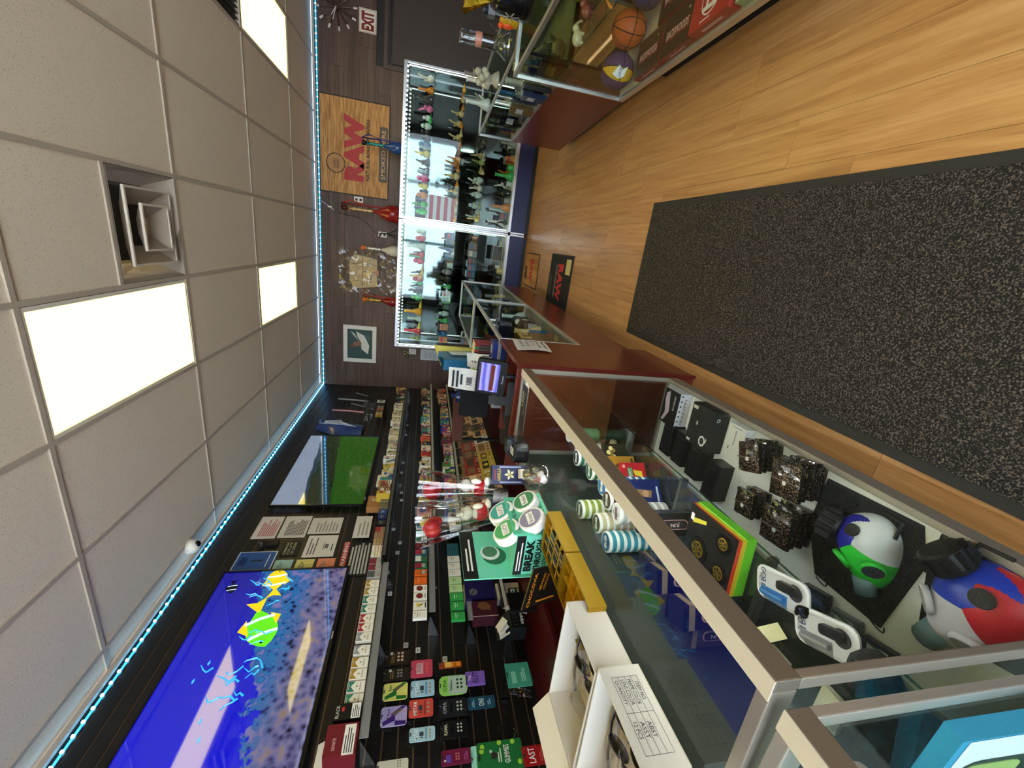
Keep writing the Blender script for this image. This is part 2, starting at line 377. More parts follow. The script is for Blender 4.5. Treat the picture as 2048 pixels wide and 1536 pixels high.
# ------------------------------------------------------------------ entrance mat
MATM = speckle('carpet_mat', '6f6459', '16120f', 210, .50, .64, .95, .9, .005, 3)
MATB = M('2b2a28', .7)
t = thing('entrance_mat', 'large rectangular dark flecked carpet mat with black rubber border in the aisle', 'mat', at(-.033, .6, 0))
B().bb((-.385, -1.9, .001), (.385, 1.985, .011), MATM).obj('carpet', t)
b = B()
for lo, hi in (((-.42, -1.94, .0005), (-.385, 2.015, .007)), ((.385, -1.94, .0005), (.42, 2.015, .007)), ((-.385, 1.985, .0005), (.385, 2.015, .007)), ((-.385, -1.94, .0005), (.385, -1.9, .007))): b.bb(lo, hi, MATB)
b.obj('border', t)

# ------------------------------------------------------------------ showcases
DECK = M('e4e2dc', .4); BRONZE = M('6f665c', .38, .55); SILV = M('cfd0d2', .28, .9)
def case_frame(t, L, D, z0, z1, top=.026, rail=.03, fm=ALU, front=None, glass_ends=(True, True), cap=None, top_glass=True):
    """front glass at local x=0, case goes to x=-D, y from 0 to L"""
    front = front or fm; h = z1 - z0; g = .006
    B().bb((-g - .008, .012, z0 + .01), (-.008, L - .012, z1 - .012), GLASS).obj('front_glass', t)
    if top_glass: B().bb((-D + .012, .012, z1 - .01), (-.012, L - .012, z1 - .004), GLASST).obj('top_glass', t)
    for k, y in enumerate((.006, L - .012)):
        if glass_ends[k]: B().bb((-D + .012, y, z0 + .01), (-.016, y + .006, z1 - .012), GLASS).obj('end_glass', t)
    for nm, lo, hi, m in (('top_rail', (-.02, 0, z1 - top), (0, L, z1), front), ('top_rail', (-D, 0, z1 - top), (-D + .02, L, z1), fm),
                          ('top_rail', (-D + .02, 0, z1 - top), (-.02, .02, z1), fm), ('top_rail', (-D + .02, L - .02, z1 - top), (-.02, L, z1), fm),
                          ('bottom_rail', (-.02, 0, z0 - rail), (0, L, z0 + .012), fm), ('bottom_rail', (-D, 0, z0 - rail), (-D + .02, L, z0 + .012), fm),
                          ('bottom_rail', (-D + .02, 0, z0 - rail), (-.02, .02, z0 + .012), fm), ('bottom_rail', (-D + .02, L - .02, z0 - rail), (-.02, L, z0 + .012), fm),
                          ('corner_post', (-.02, 0, z0 + .012), (0, .014, z1 - top), fm), ('corner_post', (-.02, L - .014, z0 + .012), (0, L, z1 - top), fm),
                          ('corner_post', (-D, 0, z0 + .012), (-D + .02, .014, z1 - top), fm), ('corner_post', (-D, L - .014, z0 + .012), (-D + .02, L, z1 - top), fm)):
        ob = B().bb(lo, hi, m).obj(nm, t, bevel=.002)
        if cap and nm == 'top_rail' and hi[0] == 0:
            B().bb((-.034, 0, z1 + .0003), (-.001, L, z1 + .002), cap).obj('rail_lit_top', ob); B().bb((-.0335, .02, z1 - top), (-.0205, L - .02, z1 - .013), m).obj('glazing_bead', ob)  # thin pale plate paints ceiling light onto the rail's top face
TA = at(-.468, .28, 0) @ rz(1.6); LA, DA = 1.445, .43
cA = thing('glass_showcase', 'long glass counter showcase with aluminium frame nearest on the left, holding masks and boxes', 'showcase', TA)
case_frame(cA, LA, DA, .2, .955, .04, .05, M('a39a8d', .36, .6), M('8a8073', .36, .6), cap=M('d8d0c0', .45, .2))  # brown front, pale top: floor and ceiling reflections put into the aluminium's colour
B().bb((-DA + .02, .02, .19), (-.02, LA - .02, .2), DECK).obj('deck', cA)
B().bb((-DA + .03, .05, 0), (-.07, LA - .05, .15), MAROOND).obj('base', cA)
b = B(); b.bb((-DA + .03, .02, .574), (-.13, LA - .02, .58), GLASS); gs = b.obj('glass_shelf', cA)
B().bb((-.13, .02, .574), (-.1285, LA - .02, .58), GLASSX).obj('shelf_edge', gs)
for y in (.36, .72, 1.08): B().bb((-DA + .02, y - .006, .55), (-.14, y + .006, .574), ALUD).obj('shelf_bracket', cA)
B().bb((-DA, .03, .2), (-DA + .012, LA - .03, .93), M('2e3531', .35, .2)).obj('back_door', cA)
B().bb((-.05, .03, .93), (-.03, LA - .03, .935), M('d8dade')).obj('light_rail', cA)
LEDW = emis('white_led', (.98, .97, .95), 120.0)
ch = None
for k in range(40):
    T = at(-.036, .06 + k * .0345, .927)
    if ch is None: ch = B().box((0, 0, 0), (.008, .014, .006), LEDW).obj('led', cA, T).data
    else: link('led', ch, cA, T)
# second showcase, nearest to the lens
TB = at(-.49, -1.0, 0)
cB = thing('glass_showcase', 'pale framed glass showcase in the near corner holding a blue and white box', 'showcase', TB)
case_frame(cB, 1.262, .45, .2, .95, .035, .05, M('b8b2a8', .34, .6), M('8a8073', .36, .6), cap=M('d8d0c0', .45, .2))  # front rail again coloured with reflected floor, its top with reflected ceiling
B().bb((-.43, .02, .19), (-.02, 1.242, .2), M('eef0ee', .4)).obj('deck', cB)
B().bb((-.42, .05, 0), (-.07, 1.2, .15), MAROOND).obj('base', cB)
B().bb((-.45, .02, .2), (-.44, 1.242, .92), M('d4dad8', .4)).obj('back_door', cB)
B().bb((-.43, .02, .40), (-.03, 1.242, .406), GLASS).obj('glass_shelf', cB)
B().tube([(-.03, 1.205, .885), (-.42, 1.205, .885)], .012, M('d8dade', .25, .7), 10).obj('light_tube', cB)
B().tube([(-.13, 1.205, .885), (-.25, 1.205, .885)], .0145, M('3b3638', .6), 10).obj('tube_tape', cB)

# register stand
t = thing('register_stand', 'solid maroon checkout stand with a flat front panel between the glass counters', 'counter', at(-.513, 1.802, 0))
MAR = wood('maroon_laminate', ('5c2518', '652a1b', '6e2f1f'), 'z', .27, .5, .05, .0)
B().bb((-.025, 0, 0), (0, .53, .957), MAR).obj('front_panel', t, bevel=.003)
B().bb((-.58, 0, 0), (-.025, .022, .957), MAR).obj('side_panel', t, bevel=.003)
B().bb((-.58, .508, 0), (-.025, .53, .9), MAR).obj('side_panel', t, bevel=.003)
B().bb((-.58, .022, .72), (-.025, .508, .745), M('241a18', .5)).obj('worktop', t)
B().bb((-.012, -.012, 0), (.004, -.0, .957), M('5d1d17', .3)).obj('edge_trim', t)

# far left quarter-vision cases
for k, (y0, L) in enumerate(((2.352, 1.49), (3.845, 1.49))):
    x0 = -.515 + (y0 - 2.345) * .018
    c = thing('counter_case', ('maroon fronted glass counter right behind the checkout stand', 'maroon fronted glass counter farthest along the left side')[k], 'showcase', at(x0, y0, 0) @ rz(-1.03))
    case_frame(c, L, .46, .45, .955, .02, .014, ALU)
    B().bb((-.44, .02, .44), (-.02, L - .02, .452), M('6d6c70', .3, .2)).obj('deck', c)
    B().bb((-.02, 0, .11), (-.004, L, .436), MAR).obj('front_panel', c)
    B().bb((-.44, 0, .11), (-.02, .016, .436), MAR).obj('end_panel', c)
    B().bb((-.44, L - .016, .11), (-.02, L, .436), MAR).obj('end_panel', c)
    B().bb((-.42, .02, 0), (-.08, L - .02, .11), M('15100e')).obj('toe_kick', c)
    B().bb((-.43, .02, .7), (-.14, L - .02, .706), GLASS).obj('glass_shelf', c)
    B().bb((-.46, .02, .45), (-.45, L - .02, .93), M('8b8f92', .2, .6)).obj('back_door', c)
# right-hand cases: T maps local +x to the aisle (-x world), local y towards the camera
def right_case(x, yfar): return at(x, yfar, 0) @ rz(180)
cD = thing('glass_showcase', 'full glass showcase on the right with basketballs and red boxes inside', 'showcase', right_case(.965, 2.86))
case_frame(cD, 1.6, .5, .265, .965, .022, .02, ALU)
B().bb((-.48, .02, .25), (-.02, 1.58, .266), M('c8c0b2', .45)).obj('deck', cD)
B().bb((-.46, .03, 0), (-.175, 1.56, .245), M('120d0b', .6)).obj('base', cD)
B().bb((-.5, .02, .27), (-.49, 1.58, .94), M('33190f', .75)).obj('back_panel', cD)
B().bb((-.47, .02, .64), (-.13, 1.58, .646), GLASS).obj('glass_shelf', cD)
B().bb((-.13, .02, .64), (-.128, 1.58, .646), GLASSX).obj('shelf_edge', cD)
cE = thing('counter_case', 'maroon fronted glass counter on the right running back to the wall cases', 'showcase', at(1.035, 4.72, 0) @ rz(182.0))
case_frame(cE, 1.85, .5, .62, .965, .016, .016, ALU)
B().bb((-.48, .02, .605), (-.02, 1.83, .62), M('b8bbbd', .3, .2)).obj('deck', cE)
B().bb((-.02, 0, .1), (-.004, 1.85, .603), MAR).obj('front_panel', cE)
B().bb((-.48, 0, .1), (-.02, .016, .603), MAR).obj('end_panel', cE)
B().bb((-.46, .02, 0), (-.1, 1.83, .1), M('15100e')).obj('toe_kick', cE)
B().bb((-.5, .02, .62), (-.49, 1.83, .94), M('8b8f92', .2, .6)).obj('back_door', cE)

# ------------------------------------------------------------------ wall cases along the back
MIRROR = M('656f6d', .04, 1); BLUE = M('1d2458', .4)
WLED = emis('case_led', (1.0, 1.0, .92), 14.0)
GZ = (.3, .7, 1.03, 1.43)
for k, (x0, x1) in enumerate(((-1.585, .186), (.194, 1.985))):
    w = x1 - x0
    c = thing('wall_showcase', ('left of the two tall lit wall showcases with silver frame and blue base', 'right of the two tall lit wall showcases with silver frame and blue base')[k], 'showcase', at(x0, 6.08, 0))
    B().bb((.01, 0, .06), (w - .01, .02, .262), BLUE).obj('base_panel', c)
    B().bb((.02, .04, 0), (w - .02, .46, .06), M('0b0b0c', .5)).obj('toe_kick', c)
    B().bb((.02, .02, .26), (w - .02, .46, .3), DECK).obj('deck', c)
    B().bb((.02, .46, .06), (w - .02, .475, 1.78), MIRROR).obj('mirror_back', c)
    for nm, lo, hi in (('frame_rail', (0, -.005, 1.762), (w, .47, 1.8)), ('frame_rail', (0, -.005, .262), (w, .02, .3)),
                       ('frame_post', (0, -.005, .06), (.022, .02, 1.762)), ('frame_post', (w - .022, -.005, .06), (w, .02, 1.762)),
                       ('frame_post', (0, .45, .06), (.02, .475, 1.762)), ('frame_post', (w - .02, .45, .06), (w, .475, 1.762))):
        B().bb(lo, hi, SILV).obj(nm, c, bevel=.002)
    for lo, hi in (((.022, .004, .3), (w / 2 + .02, .008, 1.762)), ((w / 2 - .02, .011, .3), (w - .022, .015, 1.762))): B().bb(lo, hi, GLASS).obj('sliding_glass', c)
    for x in (.004, w - .008): B().bb((x, .02, .3), (x + .004, .45, 1.762), GLASS).obj('end_glass', c)
    for z in GZ[1:]:
        gs = B().bb((.024, .06, z - .006), (w - .024, .44, z), GLASS).obj('glass_shelf', c); B().bb((.024, .0575, z - .006), (w - .024, .06, z), GLASSX).obj('shelf_edge', gs)
    ch = None
    for q in range(34):
        T = at(.05 + q * (w - .1) / 33, .03, 1.752)
        if ch is None: ch = B().box((0, 0, 0), (.02, .012, .008), WLED).obj('led', c, T).data
        else: link('led', ch, c, T)
    for x in (.035, w - .035): B().bb((x - .004, .03, .32), (x + .004, .036, 1.74), emis('case_tube%d%d' % (k, x > 1), (1.0, 1.0, .95), 6.0)).obj('light_tube', c)

# maroon base cabinet along the slatted wall
t = thing('base_cabinet', 'low dark red cabinet along the black slatted wall behind the counters', 'cabinet', at(XL, 0, 0))
B().bb((.002, -.6, .02), (.5, 6.2, .62), M('3c0b0a', .4)).obj('body', t)
B().bb((.002, -.6, .62), (.52, 6.2, .645), M('430d0b', .35)).obj('top', t)

# ------------------------------------------------------------------ televisions on the slatted wall
def prect(a, c, ax, v):
    """photo rectangle given by its near-top and far-bottom corners on a plane -> near, far, bottom, top"""
    p, q = P(*a, ax, v), P(*c, ax, v); return p, q
def tv(label, y0, y1, z0, z1, draw, hang):
    t = thing('television', label, 'television', onL((y0 + y1) / 2, (z0 + z1) / 2, XL + .012)); w, h = y1 - y0, z1 - z0
    bz = M('0a0a0b', .25)
    B().box((0, 0, .012), (w * .9, h * .85, .02), M('101010', .6)).obj('back_cover', t)
    b = B()
    for c, d in (((0, h / 2 - .006, .03), (w, .012, .022)), ((0, -h / 2 + .01, .03), (w, .02, .022)), ((-w / 2 + .006, 0, .03), (.012, h - .032, .022)), ((w / 2 - .006, 0, .03), (.012, h - .032, .022))): b.box(c, d, bz)
    b.obj('bezel', t)
    s = B(); draw(s, w - .024, h - .032); s.T = Matrix(); s.obj('screen', t, at(0, .004, .034))
    B().box((w * hang, -h / 2 + .01, .0415), (.05, .008, .001), M('b8b8bc', .3, .6)).obj('logo_plate', t)
    return t
def screen_mat(name, build, st):
    m, nt, b = nodes(name); L = nt.links; col = build(nt, L)
    b.inputs['Base Color'].default_value = (.004, .004, .005, 1); b.inputs['Roughness'].default_value = .06; b.inputs['Coat Weight'].default_value = 1; b.inputs['Coat IOR'].default_value = 1.7
    L.new(col, b.inputs['Emission Color']); b.inputs['Emission Strength'].default_value = st; return m
def xyz(nt, L):
    tc = N(nt, 'ShaderNodeTexCoord'); s = N(nt, 'ShaderNodeSeparateXYZ'); L.new(tc.outputs['Object'], s.inputs[0]); return tc, s
def reef(nt, L):
    tc, s = xyz(nt, L)
    n = N(nt, 'ShaderNodeTexNoise', i_Scale=9, i_Detail=7, i_Roughness=.7); L.new(tc.outputs['Object'], n.inputs['Vector'])
    n2 = N(nt, 'ShaderNodeTexVoronoi', i_Scale=26); L.new(tc.outputs['Object'], n2.inputs['Vector'])
    n3 = N(nt, 'ShaderNodeTexNoise', i_Scale=3.2, i_Detail=3); L.new(tc.outputs['Object'], n3.inputs['Vector'])
    # reef mass rises from the lower edge and towards the far side
    a = N(nt, 'ShaderNodeMath', operation='MULTIPLY_ADD'); L.new(n.outputs[0], a.inputs[0]); a.inputs[1].default_value = .55; a.inputs[2].default_value = -.30
    a1 = N(nt, 'ShaderNodeMath', operation='MULTIPLY_ADD'); L.new(s.outputs[0], a1.inputs[0]); a1.inputs[1].default_value = .28; L.new(a.outputs[0], a1.inputs[2])
    c = N(nt, 'ShaderNodeMath', operation='GREATER_THAN'); L.new(a1.outputs[0], c.inputs[0]); L.new(s.outputs[1], c.inputs[1])
    ad = N(nt, 'ShaderNodeMath', operation='MULTIPLY_ADD'); L.new(n2.outputs['Distance'], ad.inputs[0]); ad.inputs[1].default_value = .5; L.new(n.outputs[0], ad.inputs[2])
    r = ramp(nt, [(.5, '060a20'), (.6, '1148a0'), (.7, '2a8ad0'), (.82, '1a6ab8'), (.95, '8a86c8')]); L.new(ad.outputs[0], r.inputs[0])
    r2 = ramp(nt, [(.5, '100810'), (.6, '4a4478'), (.72, '6a6a9a'), (.85, '8580b0'), (.99, 'a08a80')]); L.new(ad.outputs[0], r2.inputs[0])
    lo = N(nt, 'ShaderNodeMapRange'); lo.inputs['From Min'].default_value = -.12; lo.inputs['From Max'].default_value = -.24; L.new(s.outputs[1], lo.inputs[0])
    mx2 = N(nt, 'ShaderNodeMix', data_type='RGBA'); L.new(lo.outputs[0], mx2.inputs[0]); L.new(r.outputs[0], mx2.inputs[6]); L.new(r2.outputs[0], mx2.inputs[7])
    g = N(nt, 'ShaderNodeMapRange'); g.inputs['From Min'].default_value = -.7; g.inputs['From Max'].default_value = .7; L.new(s.outputs[0], g.inputs[0])
    sea = ramp(nt, [(0, '0414ff'), (.6, '0512e0'), (1, '0409a8')]); L.new(g.outputs[0], sea.inputs[0])
    mx = N(nt, 'ShaderNodeMix', data_type='RGBA'); L.new(c.outputs[0], mx.inputs[0]); L.new(sea.outputs[0], mx.inputs[6]); L.new(mx2.outputs[2], mx.inputs[7])
    return mx.outputs[2]
def valley(nt, L):
    tc, s = xyz(nt, L)
    n = N(nt, 'ShaderNodeTexNoise', i_Scale=5, i_Detail=6, i_Roughness=.65); L.new(tc.outputs['Object'], n.inputs['Vector'])
    nf = N(nt, 'ShaderNodeTexNoise', i_Scale=34, i_Detail=4, i_Roughness=.7); L.new(tc.outputs['Object'], nf.inputs['Vector'])
    def above(sl, off, amp):
        a = N(nt, 'ShaderNodeMath', operation='MULTIPLY_ADD'); L.new(s.outputs[0], a.inputs[0]); a.inputs[1].default_value = sl; a.inputs[2].default_value = off - amp / 2
        b = N(nt, 'ShaderNodeMath', operation='MULTIPLY_ADD'); L.new(n.outputs[0], b.inputs[0]); b.inputs[1].default_value = amp; L.new(a.outputs[0], b.inputs[2])
        c = N(nt, 'ShaderNodeMath', operation='GREATER_THAN'); L.new(s.outputs[1], c.inputs[0]); L.new(b.outputs[0], c.inputs[1]); return c
    field = ramp(nt, [(.3, '1c4a08'), (.5, '2a6a0c'), (.7, '37800f')]); L.new(nf.outputs[0], field.inputs[0])
    tree = ramp(nt, [(.35, '0a1608'), (.5, '1d3316'), (.62, '39502b'), (.75, '7d7c70')]); L.new(nf.outputs[0], tree.inputs[0])
    far = ramp(nt, [(.3, '1d3a52'), (.7, '3b5f74')]); L.new(n.outputs[0], far.inputs[0])
    sky = ramp(nt, [(0, '9fb3d6'), (1, 'c4d3ea')]); L.new(n.outputs[0], sky.inputs[0])
    cur = field.outputs[0]
    for c, col in ((above(.12, -.02, .06), tree.outputs[0]), (above(.05, .16, .2), far.outputs[0]), (above(.08, .2, .12), sky.outputs[0])):
        m = N(nt, 'ShaderNodeMix', data_type='RGBA'); L.new(c.outputs[0], m.inputs[0]); L.new(cur, m.inputs[6]); L.new(col, m.inputs[7]); cur = m.outputs[2]
    return cur
REEF, VALLEY = screen_mat('reef_picture', reef, .42), screen_mat('valley_picture', valley, .32)
FY, FG, FW, FBK, FB = [M(h, .2, emit=e) for h, e in (('e8c51a', .45), ('5fd81e', .4), ('cfe9ff', .45), ('10121c', .0), ('35a8ea', .45))]
def fish(s, x, y, l, h, c1, c2, a):
    T = at(x, y, .0015) @ rz(a)
    body = [(l * (-.5 + i / 12), h * .5 * math.sin(PI * (i / 12) ** .8)) for i in range(13)]
    s.poly([(p[0], p[1]) for p in body] + [(p[0], -p[1]) for p in body[::-1][1:-1]], c1, 0, T)
    s.poly([(.42 * l, .05 * h), (.75 * l, .35 * h), (.68 * l, 0), (.75 * l, -.35 * h), (.42 * l, -.05 * h)], c2, .0001, T)
    for u in (-.22, .16): s.poly([(l * u, h * .46), (l * (u + .07), h * .47), (l * (u + .1), 0), (l * (u + .07), -h * .47), (l * u, -h * .46), (l * (u + .03), 0)], FW, .0003, T)
    s.poly([(-.1 * l, .44 * h), (.1 * l, .72 * h), (.3 * l, .4 * h)], c2, .0002, T); s.poly([(-.05 * l, -.44 * h), (.15 * l, -.66 * h), (.3 * l, -.36 * h)], c2, .0002, T)
    s.disc(-.36 * l, .08 * h, .03 * l, FBK, .0005, T, 8)
def reef_tv(s, w, h):
    s.rect(0, 0, w, h, REEF, 0)
    fish(s, w * .44, h * .06, .20, .13, FY, FY, 190); fish(s, w * .17, h * .02, .30, .17, FG, FY, 25); fish(s, w * .40, h * .38, .09, .06, FBK, FBK, 10)
    r = random.Random(4)
    for k in range(26):
        x, y = w * r.uniform(-.15, .45), h * r.uniform(-.1, .22); p = [(x, y)]
        for q in range(3): p.append((p[-1][0] + r.uniform(-.03, .03), p[-1][1] + r.uniform(.012, .035)))
        s.tube([(a, b, .001) for a, b in p], [.006, .005, .004, .002], FB, 4)
    for x, y in ((-.05, .3), (.02, .26), (-.2, .14), (-.26, .1)): s.poly([(w * x - .015, h * y), (w * x, h * y + .008), (w * x + .02, h * y), (w * x, h * y - .006)], FB, .001)
tv('big television showing a blue coral reef with yellow fish', 1.15, 2.57, 1.835, 2.665, reef_tv, .1)
def valley_tv(s, w, h): s.rect(0, 0, w, h, VALLEY, 0)
tv('television showing a green valley with wooded hills', 3.32, 4.70, 1.835, 2.632, valley_tv, -.43)

# ------------------------------------------------------------------ notices taped between the televisions
def notice(name, label, a, c, col, draw=None, x=XL + .004, cat='notice', th=.0015, rough=.7):
    p, q = P(*a, 'x', x), P(*c, 'x', x); w, h = q.y - p.y, p.z - q.z
    b = B().box((0, 0, -th / 2), (w, h, th), M(col, rough))
    if draw: draw(b, w, h)
    return tag(b.obj(name, None, onL((p.y + q.y) / 2, (p.z + q.z) / 2, x)), label, cat)
INK, RINK, WINK = M('2a2a2e', .7), M('b04048', .7), M('e8e6e0', .6)
def dr_lines(n, ink, head=None):
    def f(b, w, h):
        b.lines(0, -.06 * h, w * .8, h * .72, n, ink, seed=n)
        if head: b.text(head, 0, h * .4, w * .6, h * .07, ink)
    return f
notice('paper_notice', 'white sheet with lines of red print high on the slatted wall', (500, 1078), (571, 1033), 'd9cfc9', dr_lines(9, RINK))
notice('paper_notice', 'white typed sheet beside the red printed one', (553, 1076), (626, 1032), 'd3cdc4', dr_lines(12, INK))
notice('paper_notice', 'pale form sheet right below the green valley television', (614, 1068), (688, 1035), 'cfcac2', dr_lines(7, M('8d8b88')))
def dr_qr(b, w, h):
    for i, y in enumerate((.36, .26, .16)): b.lines(0, y * h, w * .8, .07 * h, 1, INK, seed=i)
    b.rect(-.02 * w, -.1 * h, w * .34, h * .02, INK); b.rect(-.02 * w, -.2 * h, w * .2, h * .12, M('6a6a6c')); b.lines(0, -.38 * h, w * .5, .08 * h, 1, INK)
notice('paper_notice', 'white notice with bold lines next to the coloured permits', (602, 1115), (678, 1070), 'd6d2ca', dr_qr)
def dr_blk(b, w, h):
    for i, s_ in enumerate(('ZAMAGE', 'OUT', 'OF ORDER')): b.text(s_, 0, .28 * h - i * .22 * h, w * .8, h * .14, M('b9b38e', .5))
notice('black_sign', 'small black sign with gold lettering on the slatted wall', (557, 1113), (606, 1081), '23241f', dr_blk)
def dr_blue(b, w, h):
    b.rect(0, 0, w * .92, h * .94, M('1f4f95', .5)); b.lines(0, .3 * h, w * .5, .22 * h, 5, WINK); b.poly([(-.03 * w, .12 * h), (.03 * w, .12 * h), (.05 * w, -.2 * h), (-.05 * w, -.2 * h)], M('101a30'), .0009)
    b.rect(0, -.33 * h, .7 * w, .02 * h, WINK, .0009)
notice('certificate', 'blue certificate with white border at the corner of the reef television', (458, 1143), (557, 1102), 'c9d4e2', dr_blue)
for lab, a, c, col in (('pale teal', (540, 1146), (588, 1119), '9fc4c0'), ('pale yellow', (584, 1145), (630, 1118), 'd8cf7c'), ('salmon pink', (628, 1144), (672, 1116), 'e08a70')):
    notice('permit_card', lab + ' permit sheet above the reef television', a, c, col, lambda b, w, h: (b.lines(0, .15 * h, w * .7, h * .35, 4, M('5c6a60')), b.rect(-.1 * w, -.15 * h, .5 * w, .01 * h, INK), b.disc(-.25 * w, -.3 * h, .07 * w, M('8a7a58'))))
def dr_warn(b, w, h):
    b.rect(.08 * w, .36 * h, .8 * w, .2 * h, M('a5232b')); b.text('WARNING', .1 * w, .36 * h, .72 * w, .13 * h, M('f0ece4'), .0012)
    b.poly([(-.46 * w, .28 * h), (-.34 * w, .28 * h), (-.4 * w, .44 * h)], M('d8c62a'), .0013); b.text('!', -.4 * w, .34 * h, .02 * w, .09 * h, BLACK, .0016)
    b.lines(0, -.12 * h, .9 * w, .62 * h, 6, M('b9b7b2'), seed=5, fill=.55)
notice('warning_sign', 'black warning sign with red banner beside the reef television', (668, 1154), (748, 1081), '1b1a1a', dr_warn)
notice('brochure', 'white folded brochure leaning on the wall above the cigarette tray', (704, 1076), (746, 1032), 'd5d2ca', dr_lines(3, M('9a9a92')), x=-2.38)
t = thing('wall_clip', 'black clip holder hanging beside the small black sign', 'clip', onL(*P(540, 1090, 'x', XL)[1:], XL))
B().box((0, 0, .01), (.05, .12, .02), BLACK).obj('plate', t); B().ball((-.02, .05, .035), .025, BLACK).obj('knob', t)

# ------------------------------------------------------------------ trays fixed to the slatted wall
ACR = glass('acrylic', (.9, .92, .92), .07, .6, .03); RAIL = M('8f9092', .35, .3); DARKP = M('1b1a1a', .35)
def tray(label, y0, y1, z, x1, dark=False, step=None):
    t = thing('wall_tray', label, 'shelf', at(XL, y0, z)); D = x1 - XL; L = y1 - y0
    B().bb((.003, 0, 0), (D, L, .006), DARKP if dark else ACR).obj('floor', t)
    B().bb((D - .004, 0, -.036 if not dark else -.022), (D, L, .006), RAIL if not dark else M('a8a8a2' if z < 1.5 else '4a4a48', .5)).obj('price_rail', t)
    B().bb((.003, 0, .006), (.009, L, .07), DARKP).obj('back', t)
    n = max(2, int(L / .6)); me = None
    for k in range(n + 1):
        y = L * k / n
        q = B().add([(.003, 0, -.07), (.003, 0, 0), (D - .02, 0, 0), (.003, .006, -.07), (.003, .006, 0), (D - .02, .006, 0)], [(0, 1, 2), (5, 4, 3), (0, 3, 4, 1), (1, 4, 5, 2), (0, 2, 5, 3)], ACR).obj('bracket', t, at(0, min(y, L - .006), 0)) if me is None else link('bracket', me, t, at(0, min(y, L - .006), 0))
        me = q.data
    return t
tray('grey railed upper tray holding the near cigarette packs', 1.32, 2.42, 1.585, -2.22)
tray('long upper tray beneath the valley television', 2.44, 6.1, 1.60, -2.17, True)
tray('grey railed middle tray of cigarette packs', 1.98, 2.75, 1.265, -2.22)
tray('long middle tray of colourful cartons', 2.78, 6.15, 1.24, -2.17, True)
tray('short lower tray holding the green cigarette packs', 1.9, 2.7, 1.025, -2.22)
tray('long lower tray of colourful cartons', 2.74, 6.15, 1.0, -2.17, True)
tray('bottom tray carrying lighter displays', 1.78, 2.6, .80, -2.16, True)

# ------------------------------------------------------------------ cigarette packs: one mesh per design
PW, PH, PD = .0555, .088, .023
def pack_mesh(kind, c1, c2='f0ece2', h=PH, w=PW, d=PD):
    b = B(); W_ = M(c2, .35); b.box((0, h / 2, -d / 2), (w, h, d), W_); K = M(c1, .35); dk = M('55524e', .5)
    if kind == 'roof':       # coloured roof with a white notch, name below
        b.poly([(-w * .48, h * .97), (w * .48, h * .97), (w * .48, h * .56), (0, h * .80), (-w * .48, h * .56)], K); b.rect(0, h * .46, w * .16, h * .1, M('9a8a58'))
        b.text('Marlboro', 0, h * .27, w * .72, h * .11, dk); b.rect(0, h * .9, w * .5, h * .025, W_, .0009)
    elif kind == 'circle': b.disc(0, h * .56, w * .4, M('7a5a52')); b.disc(0, h * .56, w * .35, K, .001); b.rect(0, h * .15, w * .6, h * .05, dk)
    elif kind == 'split': b.rect(0, h * .72, w * .98, h * .54, K); b.disc(0, h * .3, w * .34, M('a8a49c')); b.rect(0, h * .12, w * .6, h * .05, dk)
    elif kind == 'plain': b.rect(0, h * .66, w * .66, h * .06, K); b.rect(0, h * .5, w * .4, h * .04, K); b.disc(w * .2, h * .86, w * .07, M('2c4a2c'))
    elif kind == 'band': b.rect(0, h * .74, w, h * .46, K); b.rect(0, h * .3, w * .7, h * .05, dk); b.rect(0, h * .5, w, h * .03, M('c8b060'))
    elif kind == 'bird': b.rect(0, h * .5, w * .96, h * .96, M('efe9d8')); b.disc(w * .1, h * .66, w * .22, M('e6c93a'), .0009); b.poly([(-.3 * w, .75 * h), (.1 * w, .5 * h), (.35 * w, .3 * h), (.05 * w, .35 * h)], K, .0012); b.rect(0, .12 * h, .7 * w, .08 * h, dk)
    elif kind == 'stripes':
        for i in range(3): b.rect(0, h * (.25 + .22 * i), w, h * .06, K)
    b.rect(0, h * .79, w, h * .004, M('a8a298'), .0011)
    o = b.obj('x'); me = o.data; bpy.data.objects.remove(o); return me
_pm = {}
def row(ys, z, x, group, where, lean=0):
    """ys: (photo y of the pack centre, design, colour, paper colour, description)"""
    seen = {}
    for k, (yy, kind, c1, c2, desc) in enumerate(ys):
        key = (kind, c1, c2)
        if key not in _pm: _pm[key] = pack_mesh(kind, c1, c2)
        xx = {1.6: 690, 1.28: 832, 1.04: 905}.get(round(z, 2), 800)
        p = P(xx, yy, 'x', x)
        for dx in (0,):
            o = link('cigarette_pack', _pm[key], None, onL(p.y, z, x))
        tag(o, '%s cigarette pack, %s on the %s' % (desc, 'nearest' if k == 0 else ORD[k] + ' from the near end', where), 'cigarette pack', group)
G_, GO, GR, RD = '2f7d68', 'a8842c', '8d9096', 'a02028'
